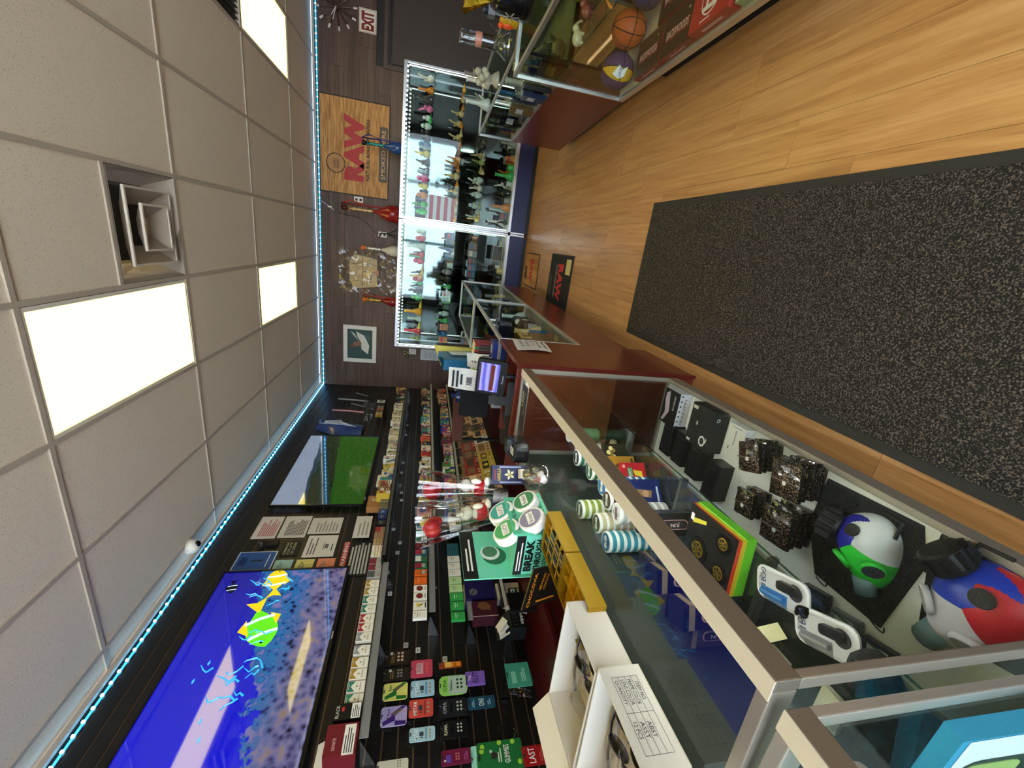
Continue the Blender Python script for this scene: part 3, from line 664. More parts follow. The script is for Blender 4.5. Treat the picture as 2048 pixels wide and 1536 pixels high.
row([(1401, 'roof', G_, 'efeadc', 'white and green'), (1375, 'roof', G_, 'efeadc', 'white and green'), (1350, 'roof', GO, 'efeadc', 'white and gold'), (1327, 'roof', GO, 'efeadc', 'white and gold'),
     (1302, 'roof', GR, 'efeadc', 'white and silver'), (1276, 'roof', GR, 'efeadc', 'white and silver'), (1257, 'roof', RD, 'efeadc', 'white and red'), (1239, 'roof', RD, 'efeadc', 'white and red'),
     (1220, 'roof', G_, 'efeadc', 'white and green'), (1202, 'roof', G_, 'efeadc', 'white and green'), (1185, 'roof', GO, 'efeadc', 'white and gold'), (1169, 'roof', GO, 'efeadc', 'white and gold'),
     (1151, 'split', '55585e', 'b9b7b2', 'grey'), (1137, 'split', '7c2430', 'b9b7b2', 'dark red and grey'), (1124, 'split', '7c2430', 'b9b7b2', 'dark red and grey'),
     (1109.5, 'stripes', 'b79a3a', 'e8e2cf', 'cream striped'), (1097, 'stripes', 'b04a30', 'e8e2cf', 'cream red striped'), (1083, 'stripes', '6b4a30', 'b99a70', 'brown striped'),
     (1071, 'stripes', '7a3a2c', 'a98a68', 'brown striped'), (1060, 'band', 'a01c24', '9c7a64', 'red and brown'), (1046, 'plain', '8890a0', '15181c', 'black'), (1034, 'plain', 'aab4c8', '1a2a58', 'navy'), (1024, 'plain', 'c8d4e8', '21417e', 'blue'),
     (1011, 'stripes', '55503a', '7e785c', 'olive'), (1000.5, 'stripes', '55503a', '8a8468', 'olive'), (990, 'stripes', '5d5840', '857f62', 'olive')],
    1.6, -2.262, 'packs on the upper wall tray', 'upper wall tray')
row([(1229, 'plain', 'a8a498', 'efe9de', 'white'), (1211, 'bird', '8a5a1a', 'efe9d8', 'white bird picture'), (1192, 'circle', '7a1c20', 'f0ece2', 'white red circle'), (1177, 'circle', '7a1c20', 'f0ece2', 'white red circle'),
     (1161, 'plain', 'f0a050', 'e0641a', 'orange'), (1145, 'split', 'd8601a', 'e0681e', 'orange'), (1131, 'split', '8a2030', '1f7a58', 'green and red'), (1117, 'band', 'd8e0d8', '2f6a50', 'green and white'),
     (1104, 'split', 'a01c3c', '1f6a8a', 'teal and red'), (1091, 'split', '701828', '3a1c24', 'dark red'), (1078, 'band', '2c7a5c', 'e8ebe4', 'white green banded'), (1065, 'band', '2c7a5c', 'e8ebe4', 'white green banded'),
     (1051, 'band', '1f5a88', 'dfe6ea', 'white blue banded'), (1036, 'band', '2a6a50', 'dfe6ea', 'white green banded'), (1020, 'band', '2a6a50', 'e8ebe4', 'white green banded')],
    1.28, -2.262, 'packs on the middle wall tray', 'middle wall tray')
row([(1232, 'plain', 'c4f0c0', '2f9a48', 'green'), (1211, 'plain', 'c4f0c0', '2f9a48', 'green'), (1193, 'plain', 'c4f0c0', '36a04c', 'green'), (1176, 'plain', '6a8a50', 'b8d79a', 'light green'), (1160, 'plain', '6a8a50', 'bcd9a0', 'light green'),
     (1145, 'plain', '8a8f8a', 'e6e4dc', 'white'), (1131, 'plain', '8a8f8a', 'e6e4dc', 'white'), (1117, 'plain', '8a8f8a', 'dedfd8', 'white'), (1104, 'plain', '3a5a60', '1f5a68', 'teal'), (1092, 'plain', '3a5a60', '1f5a68', 'teal')],
    1.04, -2.262, 'packs on the lower wall tray', 'lower wall tray')
# cartons at the near end of the upper tray
t = thing('cigarette_carton', 'open dark red cigarette carton with warning label at the tray end', 'carton', onL(1.34, 1.6, -2.24))
B().box((0, .07, -.05), (.13, .14, .1), M('6d1622', .4)).obj('box', t)
b = B(); b.rect(-.005, .035, .125, .05, M('e9e6dd'), .0005); b.lines(-.005, .035, .11, .04, 4, INK, .0009); b.text('DEVIATE', -.02, .10, .05, .014, M('d8a8a8'), .0008); b.obj('label', t)
B().add([(-.065, .14, -.1), (.065, .14, -.1), (.065, .185, -.13), (-.065, .185, -.13), (-.065, .142, -.1), (.065, .142, -.1), (.065, .187, -.13), (-.065, .187, -.13)], [(0, 1, 2, 3), (7, 6, 5, 4), (0, 4, 5, 1), (2, 6, 7, 3)], M('d8d4ca')).obj('flap', t)
t = thing('cigarette_carton', 'black cigarette carton with white warning label on the upper tray', 'carton', onL(1.462, 1.6, -2.245))
B().box((0, .062, -.045), (.075, .124, .09), M('131313', .35)).obj('box', t)
b = B(); b.rect(0, .024, .07, .042, M('e9e6dd'), .0005); b.lines(0, .024, .06, .034, 4, INK, .0009); b.text('BLACK', 0, .11, .06, .016, M('c8c4bc'), .0008); b.rect(.01, .085, .02, .012, M('c03030'), .0007); b.obj('label', t)

# ------------------------------------------------------------------ hanging cards and pouches
def hook(y, z, x):
    t = tag(B().box((0, 0, .004), (.03, .045, .006), DARKP).tube([(0, 0, .005), (0, -.004, x - XL), (0, .008, x - XL + .012)], .0022, CHROME, 5).obj('wall_hook', None, onL(y, z, XL)), '', 'hook', 'wire hooks on the slatted wall')
    return t
hooks = []
def card(label, a, c, col, draw, r=.01, x=-2.36, cat='card', th=.006, name='hanging_card', rough=.35, hk=True):
    f = lambda q: (640 + q[0] / 3.98, 1150 + q[1] / 3.98)
    p, q = P(*f(a), 'x', x), P(*f(c), 'x', x); w, h = q.y - p.y, p.z - q.z
    b = B(); b.rbox((0, 0, -th / 2), (w, h, th), r, M(col, rough)); draw(b, w, h)
    b.rbox((0, h * .46, .0006), (w * .22, h * .035, .0004), .002, M('0c0c0c'))
    T = onL((p.y + q.y) / 2, (p.z + q.z) / 2, x)
    if hk: k = hook((p.y + q.y) / 2, p.z - h * .04, x + .01); k['label'] = 'wire hook holding the ' + label
    return tag(b.obj(name, None, T), label, cat, 'cards hanging on the slatted wall')
def dots(b, w, h, cx, cy, nx, ny, st, r, m):
    for i in range(nx):
        for j in range(ny): b.disc(cx + (i - (nx - 1) / 2) * st, cy + (j - (ny - 1) / 2) * st, r, m, .001)
def d_brown(m):
    def f(b, w, h): dots(b, w, h, .05 * w, -.12 * h, 3, 2, w * .24, w * .085, m); b.lines(0, .18 * h, w * .7, h * .16, 2, M('8a6a30')); b.rect(.3 * w, .25 * h, .2 * w, .1 * h, M('c8c4b8'))
    return f
card('brown blister card with six tablets', (515, 725), (715, 592), '241810', d_brown(M('c9a48c')), .004)
card('dark blister card with grey tablets below the brown one', (500, 850), (715, 730), '221c14', d_brown(M('8a8478')), .004)
def d_k(c):
    def f(b, w, h):
        K = M(c, .35); b.poly([(-.48 * w, .46 * h), (-.3 * w, .46 * h), (.1 * w, -.05 * h), (-.25 * w, -.05 * h)], K); b.poly([(-.48 * w, -.05 * h), (-.25 * w, -.05 * h), (-.3 * w, -.46 * h), (-.48 * w, -.46 * h)], K)
        b.poly([(-.1 * w, .05 * h), (.1 * w, .12 * h), (.47 * w, -.3 * h), (.47 * w, -.48 * h)], K, .0008); b.poly([(0, .02 * h), (.1 * w, .08 * h), (.38 * w, -.28 * h), (.28 * w, -.34 * h)], M('6d5a48'), .001)
        b.text('Kam', .2 * w, .22 * h, .34 * w, .12 * h, K, .001); b.rect(-.38 * w, .44 * h, .14 * w, .05 * h, M('d8d0a8'), .0012)
    return f
card('yellow and green card with a big letter shape', (495, 1005), (700, 848), 'd8cf6a', d_k('1f6a28'), .014)
card('lilac and purple card with a big letter shape', (475, 1215), (695, 1032), 'a89ac4', d_k('3a1c6a'), .014)
def d_x(b, w, h): b.text('X', -.25 * w, .2 * h, .22 * w, .2 * h, INK); dots(b, w, h, .15 * w, -.2 * h, 3, 2, w * .2, w * .07, M('8a8064'))
card('cream card with a black cross at the bottom edge', (445, 1600), (705, 1452), 'c9c4b0', d_x)
def d_pink(b, w, h): b.rect(0, .12 * h, .62 * w, .24 * h, M('d9b0b4')); b.text('ZOZE', 0, .12 * h, .54 * w, .15 * h, M('4a2430'), .001); dots(b, w, h, 0, -.24 * h, 3, 1, w * .22, w * .085, M('d85048')); b.rect(0, -.05 * h, .7 * w, .03 * h, M('e9c4c8'))
card('pink blister card with three red tablets', (720, 820), (895, 668), 'b8405a', d_pink)
def d_star(c):
    def f(b, w, h):
        b.text('MSTAR', 0, .24 * h, .8 * w, .14 * h, M('e8ecec'), .001); b.rect(0, .03 * h, .3 * w, .16 * h, M('2c3a40')); b.rect(0, -.15 * h, .8 * w, .07 * h, M(c)); dots(b, w, h, 0, -.3 * h, 3, 1, w * .24, w * .08, M('9a8a78'))
        b.poly([(-.3 * w, .02 * h), (-.24 * w, .08 * h), (-.2 * w, 0), (-.26 * w, -.05 * h)], M('14242c'))
    return f
card('pale blue card with round tablets below the pink one', (720, 975), (910, 828), '9cc0d2', d_star('5a8ab0'))
card('coral red card with white lettering', (705, 1140), (900, 978), 'c8483c', d_star('8a3030'))
card('second pale blue card farther down the row', (708, 1335), (915, 1197), 'a4c4cc', d_star('6a94a8'))
def d_amb(b, w, h): b.rect(0, .1 * h, .9 * w, .3 * h, M('d8a850')); b.rect(0, -.25 * h, .8 * w, .4 * h, M('e08820')); b.text('BLAZE', 0, -.2 * h, .7 * w, .12 * h, M('5a1808'), .001)
card('narrow amber and brown sachet', (948, 745), (1125, 682), '8a3a18', d_amb, .003)
def d_opia(c1, c2, head, ink):
    def f(b, w, h):
        b.rect(0, -.14 * h, .94 * w, .62 * h, M(c2, .2)); b.text(head, 0, .3 * h, .62 * w, .13 * h, ink, .001); dots(b, w, h, .05 * w, -.22 * h, 3, 2, .2 * w, .065 * w, M('a8ac9a' if c1 != 'x' else '2a3a20'))
        b.lines(0, .08 * h, .6 * w, .1 * h, 2, ink)
    return f
card('light green blister pack with rounded corners', (950, 965), (1165, 788), '8cc45a', d_opia('x', 'a8bcae', 'OPIA', M('3a6a28')), .03)
card('black blister pack with silver lettering', (950, 1140), (1165, 968), '16171a', d_opia('a', '1f2124', 'OPIA', M('a8a8aa')), .012)
card('black blister pack with white tablets and gold lettering', (960, 1310), (1165, 1144), '121214', d_opia('a', '18181a', 'KAMA', M('d8cfa8')), .004)
def d_prp(b, w, h): b.rect(-.1 * w, .25 * h, .5 * w, .16 * h, M('5a3a9a')); dots(b, w, h, 0, -.05 * h, 3, 2, .18 * w, .06 * w, M('d87868')); b.rect(-.2 * w, .35 * h, .12 * w, .1 * h, M('d8c4c0')); b.lines(0, -.33 * h, .6 * w, .14 * h, 3, M('a04a8a'))
card('purple red pouch with pink dots', (965, 1525), (1195, 1368), '6a1838', d_prp)
def d_el(b, w, h): b.text('ELIT', .05 * w, 0, .8 * w, .3 * h, M('3a2460'), .001); b.text('THE', 0, .3 * h, .4 * w, .14 * h, M('d8cce8'), .001)
card('small purple patterned box', (1165, 880), (1305, 758), '7a58b0', d_el, .003, th=.012)
def d_on(b, w, h): b.text('ON!', 0, 0, .6 * w, .2 * h, M('cfe0e4'), .001); b.lines(0, .3 * h, .7 * w, .1 * h, 2, M('8ab0c0')); b.lines(0, -.28 * h, .5 * w, .14 * h, 2, M('8ab0c0'))
card('dark blue card with big white lettering', (1180, 1075), (1385, 952), '1d4458', d_on)
def d_gum(b, w, h):
    b.text('GUMMIES', .02 * w, -.14 * h, .62 * w, .12 * h, M('e8e9dc'), .001); b.lines(.02 * w, .02 * h, .5 * w, .1 * h, 2, M('d8e0c8')); b.poly([(-.1 * w, .2 * h), (.12 * w, .2 * h), (.12 * w, .12 * h), (.01 * w, .04 * h), (-.1 * w, .12 * h)], M('2f2a20'), .001); b.rect(.15 * w, .2 * h, .12 * w, .05 * h, M('c8c4c0'), .001)
    for u, v in ((.34, .38), (.42, .0), (.4, -.3), (-.3, -.4), (.2, .4)): b.disc(u * w, v * h, .09 * w, M('9ac83a'), .0009)
card('large green gummies pouch with lime pictures', (1265, 1585), (1595, 1292), '1f6a34', d_gum, .012, cat='pouch', name='snack_pouch', th=.012)
card('mint green card behind the gummies pouch', (1215, 1600), (1300, 1352), '9ad8bc', lambda b, w, h: b.lines(0, 0, w * .6, h * .3, 3, M('4a8a78')), .008, x=-2.375)
def d_last(b, w, h): b.text('LAST', 0, .2 * h, .8 * w, .22 * h, M('e8d8d0'), .001); b.lines(0, -.2 * h, .7 * w, .3 * h, 5, M('c05a50'))
card('red card with white lettering low on the wall', (1630, 1525), (1830, 1335), '96161a', d_last, .003, x=-2.3)
for k in range(5):
    card('mint green sachet, %s of the fanned bunch' % ('front', 'second', 'third', 'fourth', 'last')[k], (1500 + k * 6, 900 - k * 9), (1650 + k * 6, 690 + k * 16), ('3f8f78', '3a7d68', '357260', '2f6656', '2b5c4e')[k],
         lambda b, w, h: (b.rect(-.1 * w, .2 * h, .5 * w, .2 * h, M('7ab8a0')), b.lines(0, -.2 * h, w * .6, h * .2, 3, M('a8d8c4'))), .003, x=-2.25 - k * .012, cat='sachet', name='sachet', th=.004, hk=(k == 0))
t = thing('key_ring_bunch', 'bunch of small gold and pink trinkets hanging on black cords', 'trinkets', onL(*P(1040, 1385, 'x', -2.3)[1:], -2.3))
r = random.Random(2)
for k in range(14): B().ball((r.uniform(-.03, .03), r.uniform(-.04, .03), r.uniform(-.02, .02)), r.uniform(.006, .011), M(r.choice(['b8942e', '8a6a20', 'c4909a', '5a4a3a', '2a2420']), .3, .4)).obj('trinket', t, smooth=True)
for k in range(6): B().tube([(0, .06, 0), (r.uniform(-.03, .03), 0, r.uniform(-.01, .02)), (r.uniform(-.04, .04), -.06, 0)], .0015, BLACK, 4).obj('cord', t)
for k, (px, py, x) in enumerate(((775, 1438, -2.36), (820, 1420, -2.36), (820, 1450, -2.36), (930, 1420, -2.33), (1010, 1425, -2.3), (1030, 1460, -2.3), (1050, 1500, -2.3), (1015, 1370, -2.3))):
    p = P(px, py, 'x', x); h_ = hook(p.y, p.z, x); h_['label'] = 'empty wire hook, %s counted from the top row downwards' % ORD[k].replace('nearest', 'first')
for k in range(18):
    y = 1.45 + .07 * k + (k % 3) * .02; zz = (1.545, 1.545, 1.22, 1.22)[k % 4]
for i, (px, py) in enumerate(((805, 1345), (812, 1290), (780, 1187), (775, 1145), (836, 1300), (787, 1058), (800, 1085), (795, 1105), (803, 1000), (803, 985), (800, 970), (803, 945), (806, 925), (812, 870), (815, 850), (833, 1130), (890, 1318))):
    p = P(px, py, 'x', XL + .02)
    t = B().rbox((0, 0, 0), (.035, .028, .002), .003, M('d9d7d0', .4)); t.rect(0, .002, .02, .004, INK, .0015); t.rect(0, -.006, .014, .003, INK, .0015)
    tag(t.obj('price_tag', None, onL(p.y, p.z, XL + .018)), 'white price tag on the slatted wall, %s counting from the near end' % ORD[i].replace('nearest', 'first'), 'price tag', 'price tags on the slatted wall')

# ------------------------------------------------------------------ displays on the bottom tray
t = thing('display_box', 'deep blue box with a round emblem on the bottom tray', 'box', onL(2.115, .83, -2.2))
b = B().box((0, .105, -.05), (.15, .2, .1), M('15124a', .4)); b.disc(-.02, .15, .028, M('5c5a60')); b.poly([(-.035, .165), (-.028, .165), (-.005, .135), (-.012, .133)], M('15182a'), .001); b.obj('box', t)
B().box((0, .205, -.05), (.13, .004, .09), M('8a7a6a')).obj('lid', t)
t = thing('display_box', 'brown and purple box with a tree shape on the bottom tray', 'box', onL(1.95, .83, -2.19))
b = B().box((0, .09, -.04), (.12, .16, .08), M('3a1420', .35)); b.poly([(-.05, .06), (-.01, .06), (-.01, .11), (.02, .14), (.05, .12), (.05, .08), (.02, .05)], M('6a4028')); b.rect(-.055, .09, .006, .16, M('b89a9c')); b.obj('box', t)
t = thing('lighter_display', 'black lighter display stand with white lettering and open white packs', 'display stand', onL(1.80, .70, -2.12))
b = B(); b.add([(-.06, 0, 0), (.07, 0, 0), (.07, .09, .0), (-.06, .09, 0), (-.06, 0, -.1), (.07, 0, -.1), (.07, .17, -.1), (-.06, .17, -.1)], [(0, 1, 2, 3), (7, 6, 5, 4), (0, 4, 5, 1), (1, 5, 6, 2), (2, 6, 7, 3), (3, 7, 4, 0)], M('0d1012', .4))
b.text('zippo', .005, .022, .09, .024, M('f0eee8'), .001)
for i in range(8): b.disc(-.04 + (i % 4) * .025, .055 + (i // 4) * .018, .0022, M('7aa8a0'), .0008, n=6)
b.obj('stand', t)
for k in range(3): B().box((0, 0, 0), (.05, .07, .004), M('cfc9bc')).obj('flap', t, at(-.045 + .012 * k, .13 + .01 * k, -.05 + .02 * k) @ rx(-40) @ rz(15 * k))
for k in range(2):
    b = B().box((0, 0, -.01), (.05, .075, .02), M('1a1c16', .4)); b.rect(0, .012, .03, .03, M('a8c4cc')); b.rect(-.004, .012, .012, .012, M('14181c'), .001); b.rect(0, -.025, .036, .01, M('a8a48c'))
    tag(b.obj('lighter_box', None, onL(1.99 + .062 * k, .71, -2.165)), ('small black lighter box with pale window next to the black display stand', 'small black lighter box with pale window farther from the display stand')[k], 'box', 'boxed lighters')
t = thing('display_box', 'open white cardboard tray behind the lighter boxes', 'box', onL(2.10, .66, -2.2))
B().box((0, .08, -.04), (.12, .16, .07), M('b9b0a4', .6)).obj('box', t)
# black pouch rack lower down
for k in range(6):
    b = B().box((0, 0, -.012), (.05, .07, .024), M('15110f', .35)); b.rect(0, .01, .03, .03, M('8a1c2c')); b.rect(.012, .015, .006, .03, M('b8b4b0'), .001)
    p = P(1058 + (k % 3) * 6, 1150 + k * 9, 'x', -2.2)
    tag(b.obj('small_box', None, onL(p.y, p.z, -2.2)), 'small black and red box below the blue emblem box, %s in line' % ORD[k].replace('nearest', 'first'), 'box', 'black and red boxes low on the wall')
t = thing('card_holder', 'black leaning brochure holder with white lettering near the coffee sign', 'holder', onL(1.80, .74, -1.98))
b = B().box((0, 0, -.01), (.13, .16, .02), M('0c0c0d', .3)); b.text('Passion', -.0, -.05, .09, .02, M('d0ccd0'), .001); b.obj('panel', t)
B().add([(-.05, -.03, -.05), (.05, .0, -.05), (.0, .11, -.05), (-.05, -.03, -.048), (.05, .0, -.048), (.0, .11, -.048)], [(0, 1, 2), (5, 4, 3), (0, 3, 4, 1), (1, 4, 5, 2), (2, 5, 3, 0)], M('b8b4b0')).obj('leaflet', t)

# ------------------------------------------------------------------ cartons packed along the far half of the wall trays
_T = ['', '', 'twenty', 'thirty', 'forty', 'fifty', 'sixty', 'seventy', 'eighty', 'ninety']
_O = ['', 'first', 'second', 'third', 'fourth', 'fifth', 'sixth', 'seventh', 'eighth', 'ninth', 'tenth', 'eleventh', 'twelfth', 'thirteenth', 'fourteenth', 'fifteenth', 'sixteenth', 'seventeenth', 'eighteenth', 'nineteenth']
def ordw(n):
    if n < 20: return _O[n]
    return (_T[n // 10][:-1] + 'ieth') if n % 10 == 0 else _T[n // 10] + '-' + _O[n % 10]
CN = {'f': 'white', 'e': 'cream', 'y': 'yellow', 'p': 'purple', 'k': 'pink', 't': 'teal', 'b': 'brown', 'n': 'black', 'o': 'orange', 'u': 'blue', 'm': 'magenta', 'r': 'red', 'g': 'green', 'a': 'tan', 's': 'silver', 'l': 'maroon'}
CC = {'f': 'dcd8cc', 'e': 'cfc4a4', 'y': 'cfae3a', 'p': '6a4a7c', 'k': 'c48a8a', 't': '3f8a8e', 'b': '7a5432', 'n': '1c1a19', 'o': 'd0582c', 'u': '2c4a9a', 'm': 'a83a9a', 'r': 'a82a2e', 'g': '4a8a44', 'a': 'b08a5c', 's': '9aa0a2', 'l': '6a2438'}
gr_ = random.Random(21); _cm = {}
def carton_mesh(c, w, h, d, v):
    k = (c, w, h, d, v)
    if k in _cm: return _cm[k]
    r = random.Random(hash(c) % 97 + v * 7 + int(w * 1e4)); b = B(); b.box((0, h / 2, -d / 2), (w, h, d), M(CC[c], .4)); c2 = M(CC[r.choice('feynrupgtk')], .4); c3 = M(CC[r.choice('fnnyle')], .4)
    if v == 0: b.rect(0, h * .7, w * .86, h * .3, c2); b.rect(0, h * .35, w * .6, h * .08, c3); b.rect(0, h * .2, w * .7, h * .05, c3)
    elif v == 1: b.disc(0, h * .6, w * .34, c2); b.rect(0, h * .22, w * .8, h * .14, c3)
    elif v == 2: b.poly([(-w / 2, 0), (w / 2, 0), (w / 2, h * .3), (-w / 2, h * .6)], c2); b.rect(0, h * .8, w * .7, h * .12, c3)
    else: b.rect(0, h * .16, w * .96, h * .26, WHITE); b.rect(0, h * .18, w * .7, h * .06, c3, .0009); b.rect(0, h * .66, w * .7, h * .24, c2)
    o = b.obj('x'); _cm[k] = o.data; bpy.data.objects.remove(o); return _cm[k]
def goods(where, z, x, segs):
    n = 0; y = segs[0][0]
    for y0, y1, pal, wr, hr in segs:
        y = max(y, y0)
        while y < y1 - .01:
            w = round(gr_.uniform(*wr), 3); h = round(gr_.uniform(*hr), 2); c = gr_.choice(pal); v = gr_.randrange(4); n += 1; tl = gr_.choice([0, 0, 0, -8, -14, 6])
            o = link('carton', carton_mesh(c, w, h, gr_.choice([.06, .09]), v), None, onL(y + w / 2, z, x - gr_.uniform(0, .015)) @ rx(tl))
            tag(o, '%s carton on the %s, %s from its near end' % (CN[c], where, ordw(n)), 'carton', 'cartons on the long wall trays'); y += w + .002
goods('long upper tray', 1.607, -2.192, [(3.24, 3.45, 'abya', (.04, .06), (.09, .13)), (3.45, 3.9, 'tftyeg', (.03, .05), (.08, .12)), (3.9, 4.7, 'efesef', (.03, .045), (.08, .11)), (4.7, 5.35, 'eef', (.035, .05), (.10, .12)), (5.35, 6.02, 'nnnynanb', (.05, .07), (.09, .13))])
goods('long middle tray', 1.247, -2.192, [(2.86, 3.1, 'yky', (.07, .1), (.1, .13)), (3.1, 3.9, 'pkffkyp', (.04, .06), (.09, .12)), (3.9, 4.5, 'yonfr', (.035, .05), (.08, .11)), (4.5, 5.2, 'futfyr', (.035, .05), (.08, .11)), (5.2, 6.05, 'nnanfbn', (.05, .08), (.08, .12))])
goods('long lower tray', 1.007, -2.192, [(2.8, 3.2, 'mufof', (.06, .075), (.1, .12)), (3.2, 3.5, 'ooum', (.055, .07), (.1, .12)), (3.5, 3.9, 'gsngf', (.04, .06), (.08, .12)), (3.9, 4.5, 'lklpk', (.035, .05), (.09, .11)), (4.5, 5.1, 'uyturm', (.035, .05), (.08, .11)), (5.1, 6.05, 'aanboa', (.05, .08), (.08, .13))])
# larger things on the upper tray
b = B().box((0, .1, -.03), (.17, .2, .06), M('a87440', .55)); b.text('SC', .03, .15, .05, .03, WHITE); b.rect(-.02, .06, .08, .04, M('d8c4a0')); b.disc(.05, .06, .02, M('4a2f18'))
tag(b.obj('cardboard_display', None, onL(3.3, 1.607, -2.33)), 'tan cardboard display box with white lettering beside the olive packs', 'box')
for k, (y, c) in enumerate(((3.62, 'e4e0d4'), (3.72, 'dedacd'))):
    tag(B().box((0, .08, -.02), (.09, .17, .02), M(c, .5)).rect(0, .1, .06, .02, M('b8b4a8')).obj('white_box', None, onL(y, 1.607, -2.30) @ rx(-12)), ('slim white box leaning on the upper tray nearer the tan display', 'slim white box leaning on the upper tray farther from the tan display')[k], 'box', 'slim white boxes')
# blue goods bag and acrylic pipe holders above the far end of the trays
t = thing('plastic_bag', 'blue plastic wrapped bag pinned at the corner of the valley television', 'bag', onL(4.98, 2.35, XL + .01))
b = B(); r = random.Random(5)
def bag(u, v):
    w = .14 + .07 * math.sin(v * PI); return ((u - .5) * w * 2 + (v - .5) * .15, (v - .5) * .55, .05 * math.sin(u * PI) * (1 + .3 * math.sin(9 * u + 7 * v)) + r.uniform(0, .006))
b.grid(bag, 10, 14, M('1d3a7a', .2, coat=.4)); b.obj('bag', t, smooth=True)
b = B()
for k in range(5): b.tube([(-.08 + .03 * k, -.2 + .05 * k, .07), (-.04 + .03 * k, 0, .075), (.02 + .02 * k, .2, .05)], .004, M('c8d4e8', .2), 4)
b.obj('crease', t)
for k, (y, z, c) in enumerate(((5.35, 2.2, 'b7808a'), (5.75, 2.2, '8d8f92'))):
    t = thing('acrylic_shelf', ('clear acrylic shelf with a slim brown pipe under the blue lights', 'clear acrylic shelf with a slim pink pipe nearest the plank wall')[k], 'shelf', onL(y, z - .1, XL))
    B().box((0, 0, .12), (.26, .006, .22), ACR).obj('plate', t); B().box((0, -.04, .005), (.24, .08, .004), ACR).obj('bracket', t)
    B().tube([(-.05, .003, .1), (-.02, .18, .1), (.0, .42, .1)], .012, M(c, .3), 8).obj('pipe_stem', t)
    B().tube([(.05, .003, .14), (.09, .09, .14), (.11, .2, .16)], .009, M('6a6460', .3), 8).obj('small_pipe', t)
t = thing('figurine_tray', 'small tray of brass figurines and a price card above the cartons', 'tray', onL(5.4, 1.86, XL))
B().box((0, 0, .09), (.5, .01, .18), M('3a2c20', .5)).obj('shelf', t)
for k in range(6): B().lathe([(.02, .005), (.025, .02), (.012, .05), (.022, .07), (.01, .1)], M(('a98a3a', 'c9b27a', '7a6a5a', 'b46a4a', '8a8078', '4a4038')[k], .4, .3), fr((-.2 + .075 * k, 0, .1), (1, 0, 0), (0, 0, -1)), 8).obj('figurine', t)
b = B().box((.2, .06, .15), (.09, .11, .003), M('dcdcd6')); b.rect(.2, .06, .06, .06, M('7a8288'), .153); b.obj('price_card', t)

# ------------------------------------------------------------------ stepped rack of cigar boxes on the low cabinet
t = thing('cigar_rack', 'black stepped rack on the low red cabinet', 'rack', at(-2.40, 2.72, .646))
for k, (x0, x1, h) in enumerate(((.02, .22, .2), (.22, .36, .1), (.36, .5, .006))): B().bb((x0, 0, 0), (x1, 2.6, h), M('17120f', .5)).obj('step', t)
cg = random.Random(9); lab = {'a': 'tan', 'b': 'brown', 'r': 'red', 'k': 'pink tan', 'y': 'yellow', 'f': 'white and blue', 'u': 'navy', 'd': 'gold'}
cc = {'a': 'b8946a', 'b': '5a3a26', 'r': '8c241c', 'k': 'b88870', 'y': 'b8a03a', 'f': 'c4c8cc', 'u': '14204a', 'd': 'a8843e'}
for rw, (x, z, seq, h) in enumerate(((-2.22, .862, 'bbabadabdabba', .17), (-2.065, .762, 'bkkkrrbrbabab', .17), (-1.925, .668, 'uayyyafabaab', .15))):
    y = 2.76
    for k, c in enumerate(seq):
        w = cg.uniform(.13, .19); b = B(); d = .045
        b.box((0, h / 2, -d / 2), (w, h, d), M(cc[c], .5)); b.rect(0, h * .62, w * .8, h * .4, M(('7a5a38', '3a2618', 'd8c8a0', '241a14')[cg.randrange(4)], .5))
        for q in range(3): b.disc(-w * .3 + q * w * .3, h * .2, w * .06, M(('2a1c12', 'e0d4b8')[cg.randrange(2)]), .0009)
        if c == 'u': b.poly([(-.04, .02), (0, .02), (-.03, .06)], M('d8d8d0'), .0012); b.rect(.03, .05, .02, .04, M('c8b030'), .001)
        if c == 'y': b.disc(0, h * .6, w * .2, M('2a2410'), .0012); b.disc(0, h * .6, w * .15, M('c8b43a'), .0015)
        tag(b.obj('cigar_box', None, onL(y + w / 2, z, x) @ rx(-16)), '%s cigar box, %s row of the rack, %s from the near end' % (lab[c], ('back', 'middle', 'front')[rw], ordw(k + 1)), 'cigar box', 'cigar boxes on the stepped rack')
        y += w + .008
# ------------------------------------------------------------------ checkout equipment
DK = M('1b1c1f', .4); DG = M('26282b', .6)
t = thing('customer_display', 'small tilted touch screen with purple picture above the checkout stand', 'screen', fr((-.645, 1.97, 1.05), (1, -.22, 0), (.02, .25, 1)))
B().rbox((0, 0, -.012), (.2, .155, .024), .01, DK).obj('housing', t)
def pur(nt, L):
    tc, s = xyz(nt, L); w = N(nt, 'ShaderNodeTexWave', i_Scale=9, i_Distortion=1.5); w.bands_direction = 'Y'; L.new(tc.outputs['Object'], w.inputs['Vector'])
    r = ramp(nt, [(0, '5a5ac0'), (.6, '8a8ae8'), (1, 'a8a4f0')]); L.new(w.outputs[0], r.inputs[0]); return r.outputs[0]
b = B().rect(0, .012, .165, .105, screen_mat('purple_picture', pur, .8), .001); b.rect(0, -.005, .15, .022, M('5a2a24', .3, emit=.3), .0015); b.rect(0, .06, .16, .008, M('3a2a30', .3, emit=.2), .0015); b.obj('screen', t)
B().text('Pioneer', 0, -.06, .05, .01, M('c8c8cc'), .001).obj('lettering', t)
B().tube([(0, -.03, -.03), (0, -.15, -.06), (0, -.29, -.08)], .014, DK, 8).obj('pole', t)
t = thing('cash_register', 'dark till terminal seen from behind next to the touch screen', 'till', fr((-.86, 2.2, .9), (1, .3, 0), (0, .25, 1)))
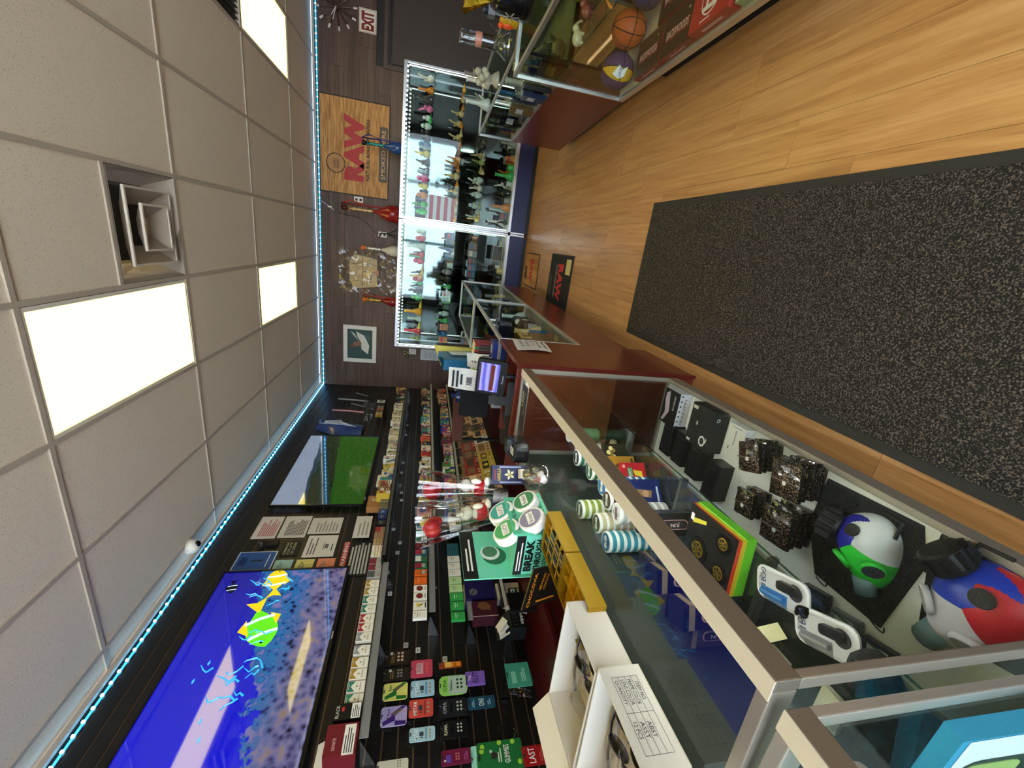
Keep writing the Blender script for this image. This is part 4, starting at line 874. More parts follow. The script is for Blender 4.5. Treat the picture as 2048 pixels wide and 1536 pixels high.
B().rbox((0, .19, 0), (.22, .17, .03), .012, M('101114', .85, spec=.2)).obj('monitor_back', t); B().box((0, .05, 0), (.05, .15, .03), DG).obj('neck', t); B().rbox((0, -.08, .03), (.24, .16, .16), .01, DG).obj('base', t)
def sheet(label, T, w, h, draw, col='dcdad4', name='paper_sign'):
    b = B(); r = random.Random(3)
    b.grid(lambda u, v: ((u - .5) * w, (v - .5) * h, .006 * math.sin(u * 3 + v * 4)), 6, 6, M(col, .6)); b.grid(lambda u, v: ((.5 - u) * w, (v - .5) * h, .006 * math.sin((1 - u) * 3 + v * 4) - .0008), 6, 6, M(col, .6))
    b.T = at(0, 0, .007); draw(b, w, h); b.T = Matrix(); return tag(b.obj(name, None, T), label, 'paper')
def d_ref(b, w, h):
    for i, (y, ww) in enumerate(((.36, .8), (.24, .8), (.12, .5), (-.32, .7))): b.rect(0, y * h, w * ww, h * .06, INK)
    b.rect(0, -.1 * h, w * .3, h * .16, M('6a6a6c')); b.rect(-.2 * w, -.1 * h, w * .04, h * .16, INK)
sheet('white printed card policy sheet standing behind the touch screen', fr((-.745, 2.22, 1.15), (1, -.3, 0), (0, .2, 1)), .14, .2, d_ref)
sheet('white paper sheet lying askew between the policy sheet and the notebooks', fr((-.655, 2.3, 1.1), (1, -.5, .2), (.1, .3, 1)), .12, .09, lambda b, w, h: b.text('G', 0, 0, .02, .03, INK))
sheet('white no refunds notice taped to the front of the checkout stand', fr((-.507, 2.19, .80), (0, 1, -.06), (0, .06, 1)), .25, .19,
      lambda b, w, h: [b.text(s_, 0, (.3 - .17 * i) * h, w * (.62, .45, .12, .5, .62)[i], h * .085, INK) for i, s_ in enumerate(('NO REFUND', 'EXCHANGE', 'OR', 'RETURN', 'ON ANY ITEM'))])
t = thing('receipt_printer', 'black receipt printer with grey lid on the checkout stand', 'printer', at(-.70, 1.92, .746))
B().rbox((0, 0, .08), (.14, .19, .16), .015, DK).obj('body', t, bevel=.004); B().box((0, -.02, .166), (.12, .12, .012), M('55606a', .3)).obj('lid', t); B().box((.04, -.097, .1), (.02, .004, .02), M('b8b8c0')).obj('label', t)
t = thing('keyboard', 'dark grey keyboard leaning behind the checkout stand', 'keyboard', fr((-.92, 1.98, .88), (.25, 1, 0), (-.5, .1, 1)))
B().rbox((0, 0, 0), (.3, .11, .018), .01, DG).obj('body', t)
for k in range(4): B().box((0, -.036 + .024 * k, .011), (.27, .018, .004), M('26282b')).obj('key_row', t)
t = thing('card_terminal', 'upright black card payment terminal with a white label on the glass counter', 'payment terminal', fr((-.80, 1.50, .957), (.2, -1, 0), (1, .2, 0)))
B().rbox((0, 0, .03), (.17, .085, .06), .03, M('121316', .25)).obj('body', t, bevel=.006); b = B().rect(.03, .0, .06, .03, M('d8d8e0'), .0615); b.lines(.03, 0, .05, .02, 3, INK, .062); b.obj('label', t)
B().box((-.05, 0, .065), (.05, .06, .012), M('30383c', .15)).obj('screen', t); B().box((-.075, -.03, .062), (.012, .02, .004), M('d8e0dc')).obj('key', t)
# books, teal bag and blue box by the far counter
bk = ['8a1c20', '2a7a48', 'a02828', '101014', 'c8c4bc', '2a3a8a', '9a9aa0', '1c1c20', '7ac030', '6ab828', '86c83a', '3a2a24']
for k, c in enumerate(bk):
    b = B().box((0, 0, .06), (.0185, .13, .12), M(c, .45)); b.box((0, .002, .062), (.014, .122, .12), M('e8e0cc', .7)); b.box((0, -.0655, .06), (.012, .001, .07), M('d8d4c8' if k in (3, 7, 5) else '2a2622'))
    tag(b.obj('notebook', None, at(-.605 - .0205 * k, 2.56 + .006 * (k % 3), .958)), '%s notebook, %s from the right in the row on the far counter' % (('red', 'green', 'crimson', 'black', 'pale grey', 'blue', 'grey', 'dark', 'bright green', 'lime green', 'light green', 'brown')[k], ordw(k + 1)), 'notebook', 'notebooks standing on the far counter')
t = thing('teal_bag', 'teal and white shopping bag standing behind the notebooks', 'bag', at(-.79, 2.78, .958))
B().add([(-.05, -.12, 0), (.05, -.12, 0), (.05, .1, 0), (-.05, .1, 0), (-.035, -.15, .3), (.035, -.15, .3), (.02, .12, .33), (-.02, .12, .33)], [(3, 2, 1, 0), (0, 1, 5, 4), (1, 2, 6, 5), (2, 3, 7, 6), (3, 0, 4, 7)], M('156088', .4)).obj('body', t)
B().add([(.051, -.05, .12), (.051, .05, .1), (.04, .06, .26), (.041, -.03, .24)], [(0, 1, 2, 3)], M('cfe0e4')).add([(-.02, -.121, .06), (.03, -.121, .06), (.02, -.136, .2), (-.01, -.136, .16)], [(0, 1, 2, 3)], M('cfe0e4')).obj('print', t)
t = thing('paper_bag', 'folded yellow and green paper bag with black twine beside the teal bag', 'bag', at(-.84, 3.0, .958))
B().add([(-.08, -.03, 0), (.08, -.03, 0), (.08, .05, 0), (-.08, .05, 0), (-.06, -.02, .3), (.09, .0, .34), (.08, .04, .36), (-.06, .04, .3)], [(3, 2, 1, 0), (0, 1, 5, 4), (1, 2, 6, 5), (2, 3, 7, 6), (3, 0, 4, 7), (4, 5, 6, 7)], M('c4bc5a', .6)).obj('body', t)
B().tube([(-.04, -.04, .3), (-.06, -.05, .2), (.02, -.05, .1), (.05, -.045, .22), (0, -.04, .3)], .004, BLACK, 5).obj('twine', t)
b = B().box((0, 0, .04), (.1, .12, .08), M('1a2f7c', .4)); b.rect(0, 0, .05, .05, M('b8c4e0'), .081)
tag(b.obj('blue_box', None, at(-.60, 2.42, .905)), 'small blue box with a pale emblem beside the notebooks', 'box')
for k in range(3):
    t = thing('goods_bag', ('clear plastic bag with silver wrapped goods beside the teal bag', 'dark blue wrapped goods bag under the silver one', 'yellow capped dispenser bag near the wall showcase')[k], 'bag', at(-.98 - .02 * k, (2.78, 2.62, 2.95)[k], (1.06, .958, 1.15)[k] - (.19 if k == 2 else .1 if k == 0 else 0)))
    c = ('b4b8bc', '1f2f5a', 'd8a82a')[k]; b = B(); rr = random.Random(k + 3)
    def f(u, v, rr=rr): a = u * 2 * PI; q = .06 * (1 - .35 * v) * (1 + .18 * math.sin(5 * a + 4 * v)); return (q * math.cos(a), q * math.sin(a), v * .2)
    b.grid(f, 16, 8, M(c, .22, .3 if k == 0 else 0)); b.obj('bag', t, smooth=True)
    B().lathe([(.02, .19), (.012, .21), (.02, .235)], M(c, .3), n=8).obj('neck', t)
# bar chair behind the stand
t = thing('bar_chair', 'bar chair with brown wooden back rail and black metal frame behind the counter', 'chair', at(-1.22, 2.75, 0) @ rz(25))
B().rbox((0, .19, 1.1), (.36, .03, .085), .01, M('4a2418', .7, spec=.3)).obj('backrest', t, bevel=.004)
B().rbox((0, 0, .74), (.38, .38, .05), .05, M('2a1a16', .5)).obj('seat', t)
for sx in (-1, 1):
    for sy in (-1, 1): B().tube([(sx * .15, sy * .15, .72), (sx * .2, sy * .2, .0)], .012, M('16161a', .35, .6), 8).obj('leg', t)
    B().tube([(sx * .16, .17, .74), (sx * .165, .19, 1.14)], .011, M('16161a', .35, .6), 8).obj('back_post', t)
for z in (.3,): B().tube([(-.18, -.18, z), (.18, -.18, z), (.18, .18, z), (-.18, .18, z), (-.18, -.18, z)], .008, M('16161a', .35, .6), 6).obj('footrest', t)

# ------------------------------------------------------------------ inside the long glass counter
TAI = TA.inverted()
def PA(px, py, z):
    """photo pixel -> local position in the long counter at height z"""
    o = TAI @ Vector((0, 0, CH)); q = TAI @ P(px, py, 'z', .5); d = q - o; return o + d * ((z - o.z) / d.z)
def inA(x, y, z, a=0): return TA @ at(x, y, z) @ rz(a)
DZ, SZ = .2005, .581
NAVY = M('10142e', .35)
b = B().box((0, 0, .03), (.17, .12, .06), M('d8d4dc', .4)); b.rect(0, 0, .168, .118, M('17171a', .35), .0605); b.poly([(.06, .045), (.075, .02), (-.02, .0), (-.07, .03), (-.075, .05), (-.03, .03), (.03, .045)], M('b9a8b4'), .061)
b.disc(.03, -.025, .05, M('2a2a2e'), .0612, ry=.014); b.text('bruiser', .03, -.025, .07, .014, M('d8d8dc'), .0616); b.text('MULE-SPIN', .0, .03, .12, .012, INK, .0006, at(0, -.06, 0) @ rx(90))
for k in range(7): b.disc(-.07 + .024 * k, .05, .005, INK, .0006, at(0, -.06, 0) @ rx(90), 6)
tag(b.obj('gift_box', None, inA(-.105, 1.3, DZ)), 'black and white boxed toy blaster at the far end of the counter deck', 'box')
b = B().box((0, 0, .035), (.175, .14, .07), M('1c1c1d', .45)); b.text('Q', -.05, -.035, .045, .045, M('e8e6e0'), .0706); b.rect(.07, .05, .014, .03, M('d8ccc8'), .0706); b.rect(-.075, .05, .01, .022, M('d8ccc8'), .0706); b.rect(.01, .02, .016, .01, M('a8a8a8'), .0706)
b.text('Q', .055, .05, .016, .016, M('d8d8d4'), .0006, at(0, -.07, 0) @ rx(90))
tag(b.obj('gift_box', None, inA(-.10, 1.065, DZ)), 'large black box with a white ring letter on the counter deck', 'box')
b = B().box((0, 0, .02), (.11, .085, .04), M('dedad4', .4)); b.rect(.005, 0, .06, .005, M('a08a94'), .0405); b.rect(-.04, .02, .012, .004, INK, .0405); b.rect(.045, .0, .004, .05, M('a8a4a0'), .0405)
tag(b.obj('gift_box', None, inA(-.08, .905, DZ)), 'small white box with a slim pen picture on the counter deck', 'box')
for k, (x, y) in enumerate(((-.25, 1.27), (-.25, 1.17), (-.255, 1.06), (-.275, .94))):
    b = B().box((0, 0, .03), (.15, .075, .06), M('151517', .4)); b.rect(0, 0, .12, .05, M('1d1d20', .25), .0605); b.rect(.05, 0, .002, .045, M('3a3a3e'), .061)
    tag(b.obj('black_box', None, inA(x, y, DZ)), 'plain matt black box on the counter deck, %s of four from the checkout stand' % ('first', 'second', 'third', 'fourth')[k], 'box', 'plain black boxes on the deck')
# patterned pouches in piles
def chk():
    m, nt, bs = nodes('pouch_weave'); L = nt.links; g = N(nt, 'ShaderNodeNewGeometry'); v = N(nt, 'ShaderNodeTexVoronoi', i_Scale=230); L.new(g.outputs['Position'], v.inputs['Vector'])
    r = ramp(nt, [(.25, '8a6a50'), (.42, '1c1512')]); L.new(v.outputs['Distance'], r.inputs[0]); L.new(r.outputs[0], bs.inputs['Base Color']); bs.inputs['Roughness'].default_value = .22; bs.inputs['Coat Weight'].default_value = .5; return m
WEAVE = chk()
for q, (x, y, a, n, w, h) in enumerate(((-.075, .77, 20, 5, .10, .085), (-.075, .62, 12, 5, .11, .10), (-.25, .75, 15, 4, .09, .075), (-.225, .60, 8, 5, .11, .10))):
    for k in range(n):
        b = B(); rr = random.Random(q * 9 + k)
        b.grid(lambda u, v: ((u - .5) * w, (v - .5) * h, .012 + .010 * math.sin(u * PI) * math.sin(v * PI) + rr.uniform(0, .003)), 8, 6, WEAVE)
        b.box((0, 0, .006), (w, h, .012), M('191412', .25)); b.box((0, h * .2, .0125), (w * .98, .006, .012), M('0e0c0b', .3)); b.disc(-w * .05, -h * .1, .007, M('d8d4cc'), .027); b.rect(.0, .0, .004, h * .8, M('6a5a50', .2), .0262)
        tag(b.obj('tobacco_pouch', None, inA(x + .006 * (k % 2), y - .004 * k, DZ + .0245 * k, a + 6 * (k % 3 - 1))), 'dark woven pattern pouch in shiny wrap, %s pile, %s from the bottom' % (('far front', 'near front', 'far back', 'near back')[q], ordw(k + 1)), 'pouch', 'woven pattern pouches in the counter')
# silicone masks on their black drawstring bags
CLOTH = speckle('black_cloth', '17171a', '0c0c0e', 60, .4, .6, .95, .3)
def cloth_bag(label, pts, strings):
    t = thing('drawstring_bag', label, 'bag', inA(0, 0, DZ)); b = B(); b.prism(pts, .0, .006, CLOTH); b.obj('cloth', t)
    for s_ in strings: B().tube([(s_[0] + .012 * math.cos(a * .8) * (a / 7), s_[1] - .004 * a + .01 * math.sin(a * .9), .006) for a in range(8)], .002, BLACK, 5).obj('cord', t)
cloth_bag('black drawstring bag laid flat under the green, white and blue mask', [(-.045, .565), (-.03, .32), (-.12, .285), (-.335, .31), (-.335, .5), (-.2, .57)], [(-.34, .49), (-.335, .33)])
cloth_bag('black drawstring bag laid flat under the red, white and blue mask', [(-.025, .285), (-.025, .03), (-.2, .03), (-.25, .25), (-.12, .28)], [(-.25, .22)])
def mask(label, x, y, r, a, c1, c2, c3, tilt=0):
    t = thing('silicone_mask', label, 'mask', inA(x, y, DZ + .006, a)); m1, m2, m3 = [M(c, .4) for c in (c1, c2, c3)]
    nu, nv = 84, 40; vs = []; fs = {0: [], 1: [], 2: []}
    for j in range(nv + 1):
        ph = PI * .5 * j / nv
        for i in range(nu):
            th = 2 * PI * i / nu; k = math.sin(ph) * r
            sx = 1.0 + .28 * max(0, math.cos(th)) ** 2; bump = 1 + .05 * math.sin(3 * th + 1) * math.sin(ph)
            vs.append((k * math.cos(th) * sx * bump, k * math.sin(th) * .88 * bump, math.cos(ph) * r * .82))
    for j in range(nv):
        for i in range(nu):
            th = 2 * PI * (i + .5) / nu; w = math.sin(th + .45 * math.sin(j * .32)) ; c = math.cos(th)
            z = 1 if c > .45 else (0 if w > -.1 else 2)
            fs[z].append((j * nu + i, (j + 1) * nu + i, (j + 1) * nu + (i + 1) % nu, j * nu + (i + 1) % nu))
    b = B(); b.add(vs, fs[0], m1); n = len(b.v)
    for z, m in ((1, m2), (2, m3)):
        i_ = b.mi(m)
        for f in fs[z]: b.f.append(list(f)); b.m.append(i_)
    b.obj('face_shell', t, smooth=True)
    for s_ in (-1, 1):
        T = rz(38 * s_) @ ry(52) @ at(0, 0, r * .93)
        B().lathe([(r * .30, -.004), (r * .32, .006), (r * .27, .01)], m2, T, 20).obj('eye_ring', t, smooth=True); B().cyl((0, 0, .008), r * .27, .005, M('3a3a40', .1), T, 20).obj('eye_lens', t.children[-1])
    B().tube([(r * 1.0, 0, r * .3), (r * 1.5, 0, r * .22)], r * .3, M('6f8a92', .12), 12).obj('mouth_tube', t, smooth=True)
    B().cyl((0, 0, .004), r * .2, .008, BLACK, rz(180) @ ry(30) @ at(0, 0, r * .86)).obj('vent_cap', t)
    T = rz(-115) @ ry(62) @ at(0, 0, r * .86); b = B().lathe([(r * .42, 0), (r * .45, .01), (r * .45, .045), (r * .36, .05)], M('0e0e10', .5), T, 24)
    for k in range(12): b.box((r * .45 * math.cos(k * PI / 6), r * .45 * math.sin(k * PI / 6), .026), (.012, .012, .034), M('0a0a0c', .6), T)
    b.obj('filter_canister', t)
    for s_ in (-1, 1): B().tube([(-r * .4, s_ * r * .8, .02), (-r * .9, s_ * r * .9, .006), (-r * 1.1, s_ * r * .4, .004)], .005, BLACK, 5).obj('strap', t)
mask('silicone face mask in white, green and blue on a black bag', -.145, .40, .085, 200, 'dcdcda', '2fc83a', '20249a')
mask('silicone face mask in red, white and blue near the counter corner', -.115, .165, .10, 160, 'c8252e', 'd8d2d4', '1f3ab0')

# on the glass shelf, front row
def stand_card(name, label, px, py, w, h, col, draw, a=-48, cat='packet', z=SZ, th=.006, xy=None):
    p = PA(px, py, z) if xy is None else Vector((xy[0], xy[1], z))
    b = B(); b.box((0, h / 2, -th / 2), (w, h, th), M(col, .3, .3)); draw(b, w, h)
    return tag(b.obj(name, None, TA @ at(p.x, p.y, z) @ rz(a) @ fr((0, 0, 0), (0, 1, 0), (0, 0, 1))), label, cat)
GOLD = M('b8922e', .25, .8)
stand_card('foil_packet', 'gold and black foil packet with flower picture in the counter', 1253, 905, .07, .105, '2c2a1c', lambda b, w, h: [b.disc(w * (-.25 + .12 * i), h * (.55 + .1 * (i % 3)), w * .13, M(('d8c080', '8a6a30')[i % 2]), .0008 + i * .0001) for i in range(5)])
stand_card('foil_packet', 'shiny gold packet with a figure beside the flower packet', 1270, 932, .075, .11, 'b8862a', lambda b, w, h: (b.poly([(-.1 * w, .2 * h), (.15 * w, .2 * h), (.1 * w, .7 * h), (-.05 * w, .75 * h)], M('5a3a10')), b.rect(0, .1 * h, .8 * w, .08 * h, M('3a2808'))))
stand_card('candy_packet', 'red packet with green and yellow cartoon lettering in the counter', 1292, 950, .09, .10, 'c2242e', lambda b, w, h: (b.rect(0, .62 * h, .6 * w, .2 * h, M('3a7a4a')), b.text('CHEWY', 0, .62 * h, .5 * w, .12 * h, M('e8e0d0'), .001), b.poly([(-.1 * w, .15 * h), (.15 * w, .15 * h), (.2 * w, .5 * h), (0, .45 * h)], M('e0c02a')), b.disc(.35 * w, .85 * h, .07 * w, M('e89a90'))))
stand_card('blue_packet', 'blue shield shaped packet with a golden figure in the counter', 1322, 988, .10, .13, '1c2a66', lambda b, w, h: (b.poly([(-.12 * w, .3 * h), (.12 * w, .25 * h), (.18 * w, .8 * h), (-.05 * w, .85 * h)], M('8a6a40')), b.disc(.02 * w, .45 * h, .12 * w, M('b88a6a'), .001), b.rect(0, .1 * h, .5 * w, .05 * h, M('c8ccd8'))))
t = thing('glass_tube_pack', 'long frosted white tube in a sleeve leaning by the tall dark vape box', 'packet', TA @ at(-.275, .745, SZ + .012) @ rz(25))
B().rbox((0, 0, .075), (.024, .03, .15), .008, M('c4ccd0', .3)).obj('sleeve', t); B().box((0, 0, .157), (.03, .034, .014), M('d8dcdc', .3)).obj('header', t); B().box((.013, 0, .08), (.001, .014, .09), M('98a4a8', .2)).obj('window', t)
def vape(label, x, y, z, a, h=.15, c='11152f', w=.062):
    b = B().box((0, 0, h / 2), (w, w, h), M(c, .3)); b.box((0, 0, h * .86), (w * 1.003, w * 1.003, h * .10), M('9a8468', .3, .4))
    for q in (0, 90, 180, 270):
        T = rz(q) @ at(0, -w / 2, h * .42) @ rx(90)
        if q in (0, 180): b.rbox((0, 0, .0005), (w * .44, h * .56, .0006), w * .2, M('b08a80'), T); b.rbox((0, 0, .001), (w * .36, h * .5, .0006), w * .16, M('2a2428'), T); b.text('JUN', 0, 0, .03, .013, M('d8c4b8'), .0016, T @ rz(90))
        else: b.rect(0, .3 * h, w * .5, h * .03, M('4a8aa8'), .0006, T); b.lines(0, -.1 * h, w * .6, h * .3, 3, M('3a4a68'), .0006, T)
    return tag(b.obj('vape_box', None, inA(x, y, z, a)), label, 'vape box', 'tall vape boxes in the counter')
vape('tall dark vape box with gold collar standing alone at the shelf front', -.24, .635, SZ, 25, .16, '17171a', .065)
vape('tall navy vape box beside the can stacks, farther of the pair', -.335, .52, SZ, 20, .17); vape('tall navy vape box nearer the white cartons, with pale pill logo', -.33, .40, SZ, 20, .17)
for k, (x, y, h) in enumerate(((-.39, .63, .12), (-.395, .50, .14), (-.39, .40, .14))): vape('smoky grey vape box at the back of the shelf, %s of three' % ('farthest', 'middle', 'nearest')[k], x, y, SZ, 12, h, '3a3836', .06)
t = thing('grinder_box', 'black box with gold wheels and rasta striped sides on the counter shelf', 'box', inA(-.205, .485, SZ, 4))
B().box((0, 0, .014), (.16, .185, .028), M('6ac02a', .4)).obj('green_layer', t); B().box((-.002, 0, .034), (.158, .183, .012), M('d2b02a', .4)).obj('yellow_layer', t); B().box((-.002, 0, .045), (.157, .182, .010), M('c43a22', .4)).obj('red_layer', t)
b = B().box((0, 0, .0505), (.155, .18, .002), M('131314', .3))
for x, y, r_ in ((-.03, .03, .036), (.04, -.05, .026), (-.04, -.055, .028)):
    b.cyl((x, y, .053), r_, .004, M('0a0a0a', .2)); b.lathe([(r_ * .62, .0552), (r_ * .55, .0556)], GOLD, at(x, y, 0), 20); b.disc(x, y, r_ * .5, M('1a1508'), .0559)
    for q in range(6): b.rect(0, r_ * .28, r_ * .12, r_ * .5, GOLD, .0562, at(x, y, 0) @ rz(60 * q))
b.poly([(.03, .07), (.045, .07), (.06, .02), (.05, .02)], M('c8b83a'), .053); b.rect(.045, .075, .02, .012, WHITE, .0532); b.obj('lid', t)
def blister(label, x, y, a, c):
    t = thing('blister_pack', label, 'blister pack', inA(x, y, SZ, a))
    b = B().rbox((0, 0, .003), (.075, .135, .005), .02, M('d8d8dc', .3)); b.text('1B50', .012, .048, .04, .014, M('2a3a6a'), .0062); b.rect(-.02, .02, .022, .07, M(c, .3), .006); b.disc(.008, -.035, .018, M('2a2c38'), .0064); b.obj('card', t)
    B().rbox((0, -.006, .012), (.062, .11, .014), .022, PLAST).obj('bubble', t); B().rbox((.012, -.02, .011), (.02, .05, .01), .006, M('17181c', .3)).obj('charger', t); B().tube([(-.02, .05, .011), (-.02, -.01, .011)], .006, M(c, .25), 8).obj('battery', t)
    return t
blister('blister pack with a blue battery on the counter shelf', -.175, .30, 20, '2a78c0'); blister('blister pack with a silver battery nearest on the counter shelf', -.18, .19, 25, '8a8a90')
# stacks of round cans seen through the top
def can_stack(k, x, y, n, lid, ring, txt):
    for q in range(n):
        b = B(); b.lathe([(.034, 0), (.0345, .002), (.0345, .013), (.033, .0135)], M(ring, .35), n=24); b.lathe([(.0335, .0138), (.0345, .016), (.0345, .022), (.032, .024)], WHITE, n=24)
        if q == n - 1: b.disc(0, 0, .029, M(lid, .35), .0245, n=24); b.rect(0, 0, .04, .016, M('e8e6e0' if lid != 'e2e2e0' else '8a5a60'), .0249); b.text(txt, 0, 0, .034, .012, M('1a2a20'), .0253, rz(80))
        tag(b.obj('pouch_can', None, inA(x, y, SZ + .0252 * q, 20)), 'round white and %s can, %s stack from the checkout, %s from the bottom' % ({'1f6a48': 'green', '2a7ab0': 'blue', '3a2c22': 'brown', 'b9b7b4': 'grey', '8a9a3a': 'olive', '3a8a9a': 'aqua', 'c8b890': 'beige'}[ring], ordw(k + 1), ordw(q + 1)), 'can', 'round cans stacked in the counter')
for k, (px, py, n, lid, ring, tx) in enumerate(((1152, 915, 7, '2a2c28', '1f6a48', 'ZYN'), (1178, 942, 7, '1f5a3a', '1f6a48', 'ZYN'), (1203, 972, 7, '1f78b8', '2a7ab0', 'ZYN'), (1213, 1000, 7, '4a3a28', '3a2c22', 'ZYN'), (1232, 1027, 7, 'e2e2e0', 'b9b7b4', 'on'))):
    p = PA(px, py, SZ + .176); can_stack(k, p.x, p.y, n, lid, ring, tx)
for k, (x, y, n, lid, ring, tx) in enumerate(((-.385, .915, 9, '4a5a48', '8a9a3a', 'L'), (-.375, .82, 8, '4a4a38', 'c8b890', 'FUM'), (-.385, .735, 8, '2a6a9a', '3a8a9a', 'on'))): can_stack(k + 5, x, y, n, lid, ring, tx)
t = thing('pill_bottle', 'clear green jar with a wide white lid behind the can stacks', 'jar', inA(-.27, 1.33, SZ))
B().lathe([(.03, 0), (.032, .01), (.032, .1), (.026, .12)], M('3a6a48', .15), n=18).obj('jar', t, smooth=True); B().lathe([(.036, .12), (.037, .124), (.037, .143), (.034, .147)], M('e0e2e4', .35), n=22).obj('lid', t)
t = thing('spotted_box', 'white box with rows of orange dots beside the white lidded jar', 'box', inA(-.30, 1.2, SZ, 20))
b = B().box((0, 0, .07), (.08, .085, .14), M('d8d4d0', .4))
for i in range(6):
    for j in range(7): b.disc(-.03 + .012 * i, -.033 + .011 * j, .0042, M('d8794a'), .1406, n=8)
b.obj('box', t)
t = thing('glass_jar', 'small clear glass jar standing behind the foil packets', 'jar', inA(-.24, 1.16, SZ)); B().lathe([(.028, 0), (.03, .006), (.03, .05), (.024, .058), (.024, .07)], GLASS, n=18).obj('glass', t, smooth=True); B().lathe([(.026, .002), (.026, .012)], M('8a7a5a'), n=16).obj('contents', t)
t = thing('dark_tray', 'dark green flat box with a pale stripe at the back of the counter shelf', 'box', inA(-.36, 1.12, SZ, 10)); b = B().box((0, 0, .02), (.12, .16, .04), M('16241e', .35)); b.rect(.02, .03, .03, .012, M('b8a86a'), .0405); b.rect(-.02, -.02, .008, .05, M('98a8b0'), .0405); b.text('7', .03, -.05, .012, .03, WHITE, .041); b.obj('box', t)
for k in range(3):
    b = B().box((0, .035, 0), (.034, .07, .0015), M('e6dfae', .5)); tag(b.obj('price_card', None, TA @ at((-.30, -.345, -.26)[k], (.585, .60, .27)[k], SZ) @ rz((60, 20, 70)[k]) @ rx(70)), 'cream price card propped on the counter shelf, %s' % ('beside the white can stack', 'behind the tall navy boxes', 'near the blister packs')[k], 'price card', 'price cards in the counter')
for k, (px, py) in enumerate(((1395, 1220), (1420, 1260), (1450, 1300))):
    p = PA(px, py, .72); b = B().box((0, 0, .02), (.05, .075, .02), M(('141a30', '5a6068', '10142a')[k], .3)); b.rect(0, 0, .03, .05, M(('3a4a78', 'a8acb0', 'c8ccd4')[k]), .0306); tag(b.obj('small_box', None, inA(-.385, .46 - .09 * k, DZ, 15)), 'small dark electronics box at the back of the deck, %s of three' % ('farthest', 'middle', 'nearest')[k], 'box', 'small electronics boxes')
t = thing('mesh_pouch', 'small black drawstring pouch at the near end of the counter shelf', 'pouch', inA(-.16, .09, SZ)); B().lathe([(.03, 0), (.042, .01), (.04, .03), (.015, .055), (.02, .065)], CLOTH, n=14).obj('pouch', t, smooth=True); B().tube([(.01, 0, .06), (.04, .01, .075), (.05, -.01, .085), (.03, -.015, .075), (.015, 0, .06)], .002, BLACK, 5).obj('cord', t)
for k, (x, y) in enumerate(((-.30, .13), (-.34, .25))):
    t = thing('bagged_goods', ('clear bag with small parts near the counter corner', 'pale clear bag behind the blister packs')[k], 'bag', inA(x, y, SZ)); b = B(); b.grid(lambda u, v: ((u - .5) * .12, (v - .5) * .1, .006 + .02 * math.sin(u * PI) * math.sin(v * PI) * (1 + .4 * math.sin(11 * u + 6 * v))), 10, 8, PLAST); b.obj('bag', t, smooth=True); B().box((0, 0, .008), (.07, .05, .012), M('d2d0b4', .4)).obj('contents', t)

# inside the nearest showcase
t = thing('phone_box', 'blue and white box with a green device picture in the near corner showcase', 'box', fr((-.605, .215, .545), (.97, -.1, .22), (-.24, .12, 1)))
b = B().box((0, 0, -.012), (.2, .25, .024), M('3aa0c8', .4)); b.T = at(0, 0, -.06) @ Matrix.Diagonal((.84, .84, 1, 1)); b.rect(.01, 0, .21, .27, M('e6ecee'), .0605); b.rbox((.0, .02, .0612), (.09, .19, .001), .03, M('1c3a30'), None); b.rbox((.0, .06, .0622), (.07, .1, .001), .02, M('a8c070'), None); b.poly([(-.11, -.14), (.06, -.14), (-.11, .05)], M('3ab0dc'), .0608); b.text('TEC', .06, -.1, .05, .03, M('8a9aa0'), .063); b.T = Matrix(); b.obj('box', t)
b = B().box((0, 0, .02), (.13, .2, .04), M('4a9cc0', .4)); b.rect(0, 0, .09, .13, M('2a4a58'), .0405); tag(b.obj('phone_box', None, at(-.72, .06, .2005) @ rz(10)), 'flat blue box at the far end of the near corner showcase', 'box')
t = thing('spring_coil', 'clear coiled tube on the deck of the near corner showcase', 'tube', at(-.62, -.2, .2005))
B().tube([(.02 * math.cos(a * .7), -.2 + .01 * a, .022 + .02 * math.sin(a * .7)) for a in range(40)], .005, PLAST, 6).obj('coil', t, smooth=True)

# ------------------------------------------------------------------ on top of the long glass counter
ZT = .9565
def ball_can(t, T, lid, txt, name='sample_can'):
    b = B().lathe([(.034, 0), (.036, .003), (.036, .02), (.033, .024)], WHITE, T, 24); b.disc(0, 0, .029, M(lid, .4), .0245, T, 22); b.rect(0, 0, .04, .018, M('f4f2ee'), .025, T); b.text(txt, 0, 0, .032, .011, INK, .0254, T); return b.obj(name, t)
MINT = M('6fd0ac', .45)
t = thing('can_display', 'mint green cardboard display with round sample cans and bold black lettering', 'display stand', fr((-.94, 1.13, ZT), (0, 1, 0), (0, 0, 1)) @ Matrix.Scale(1.33, 4))
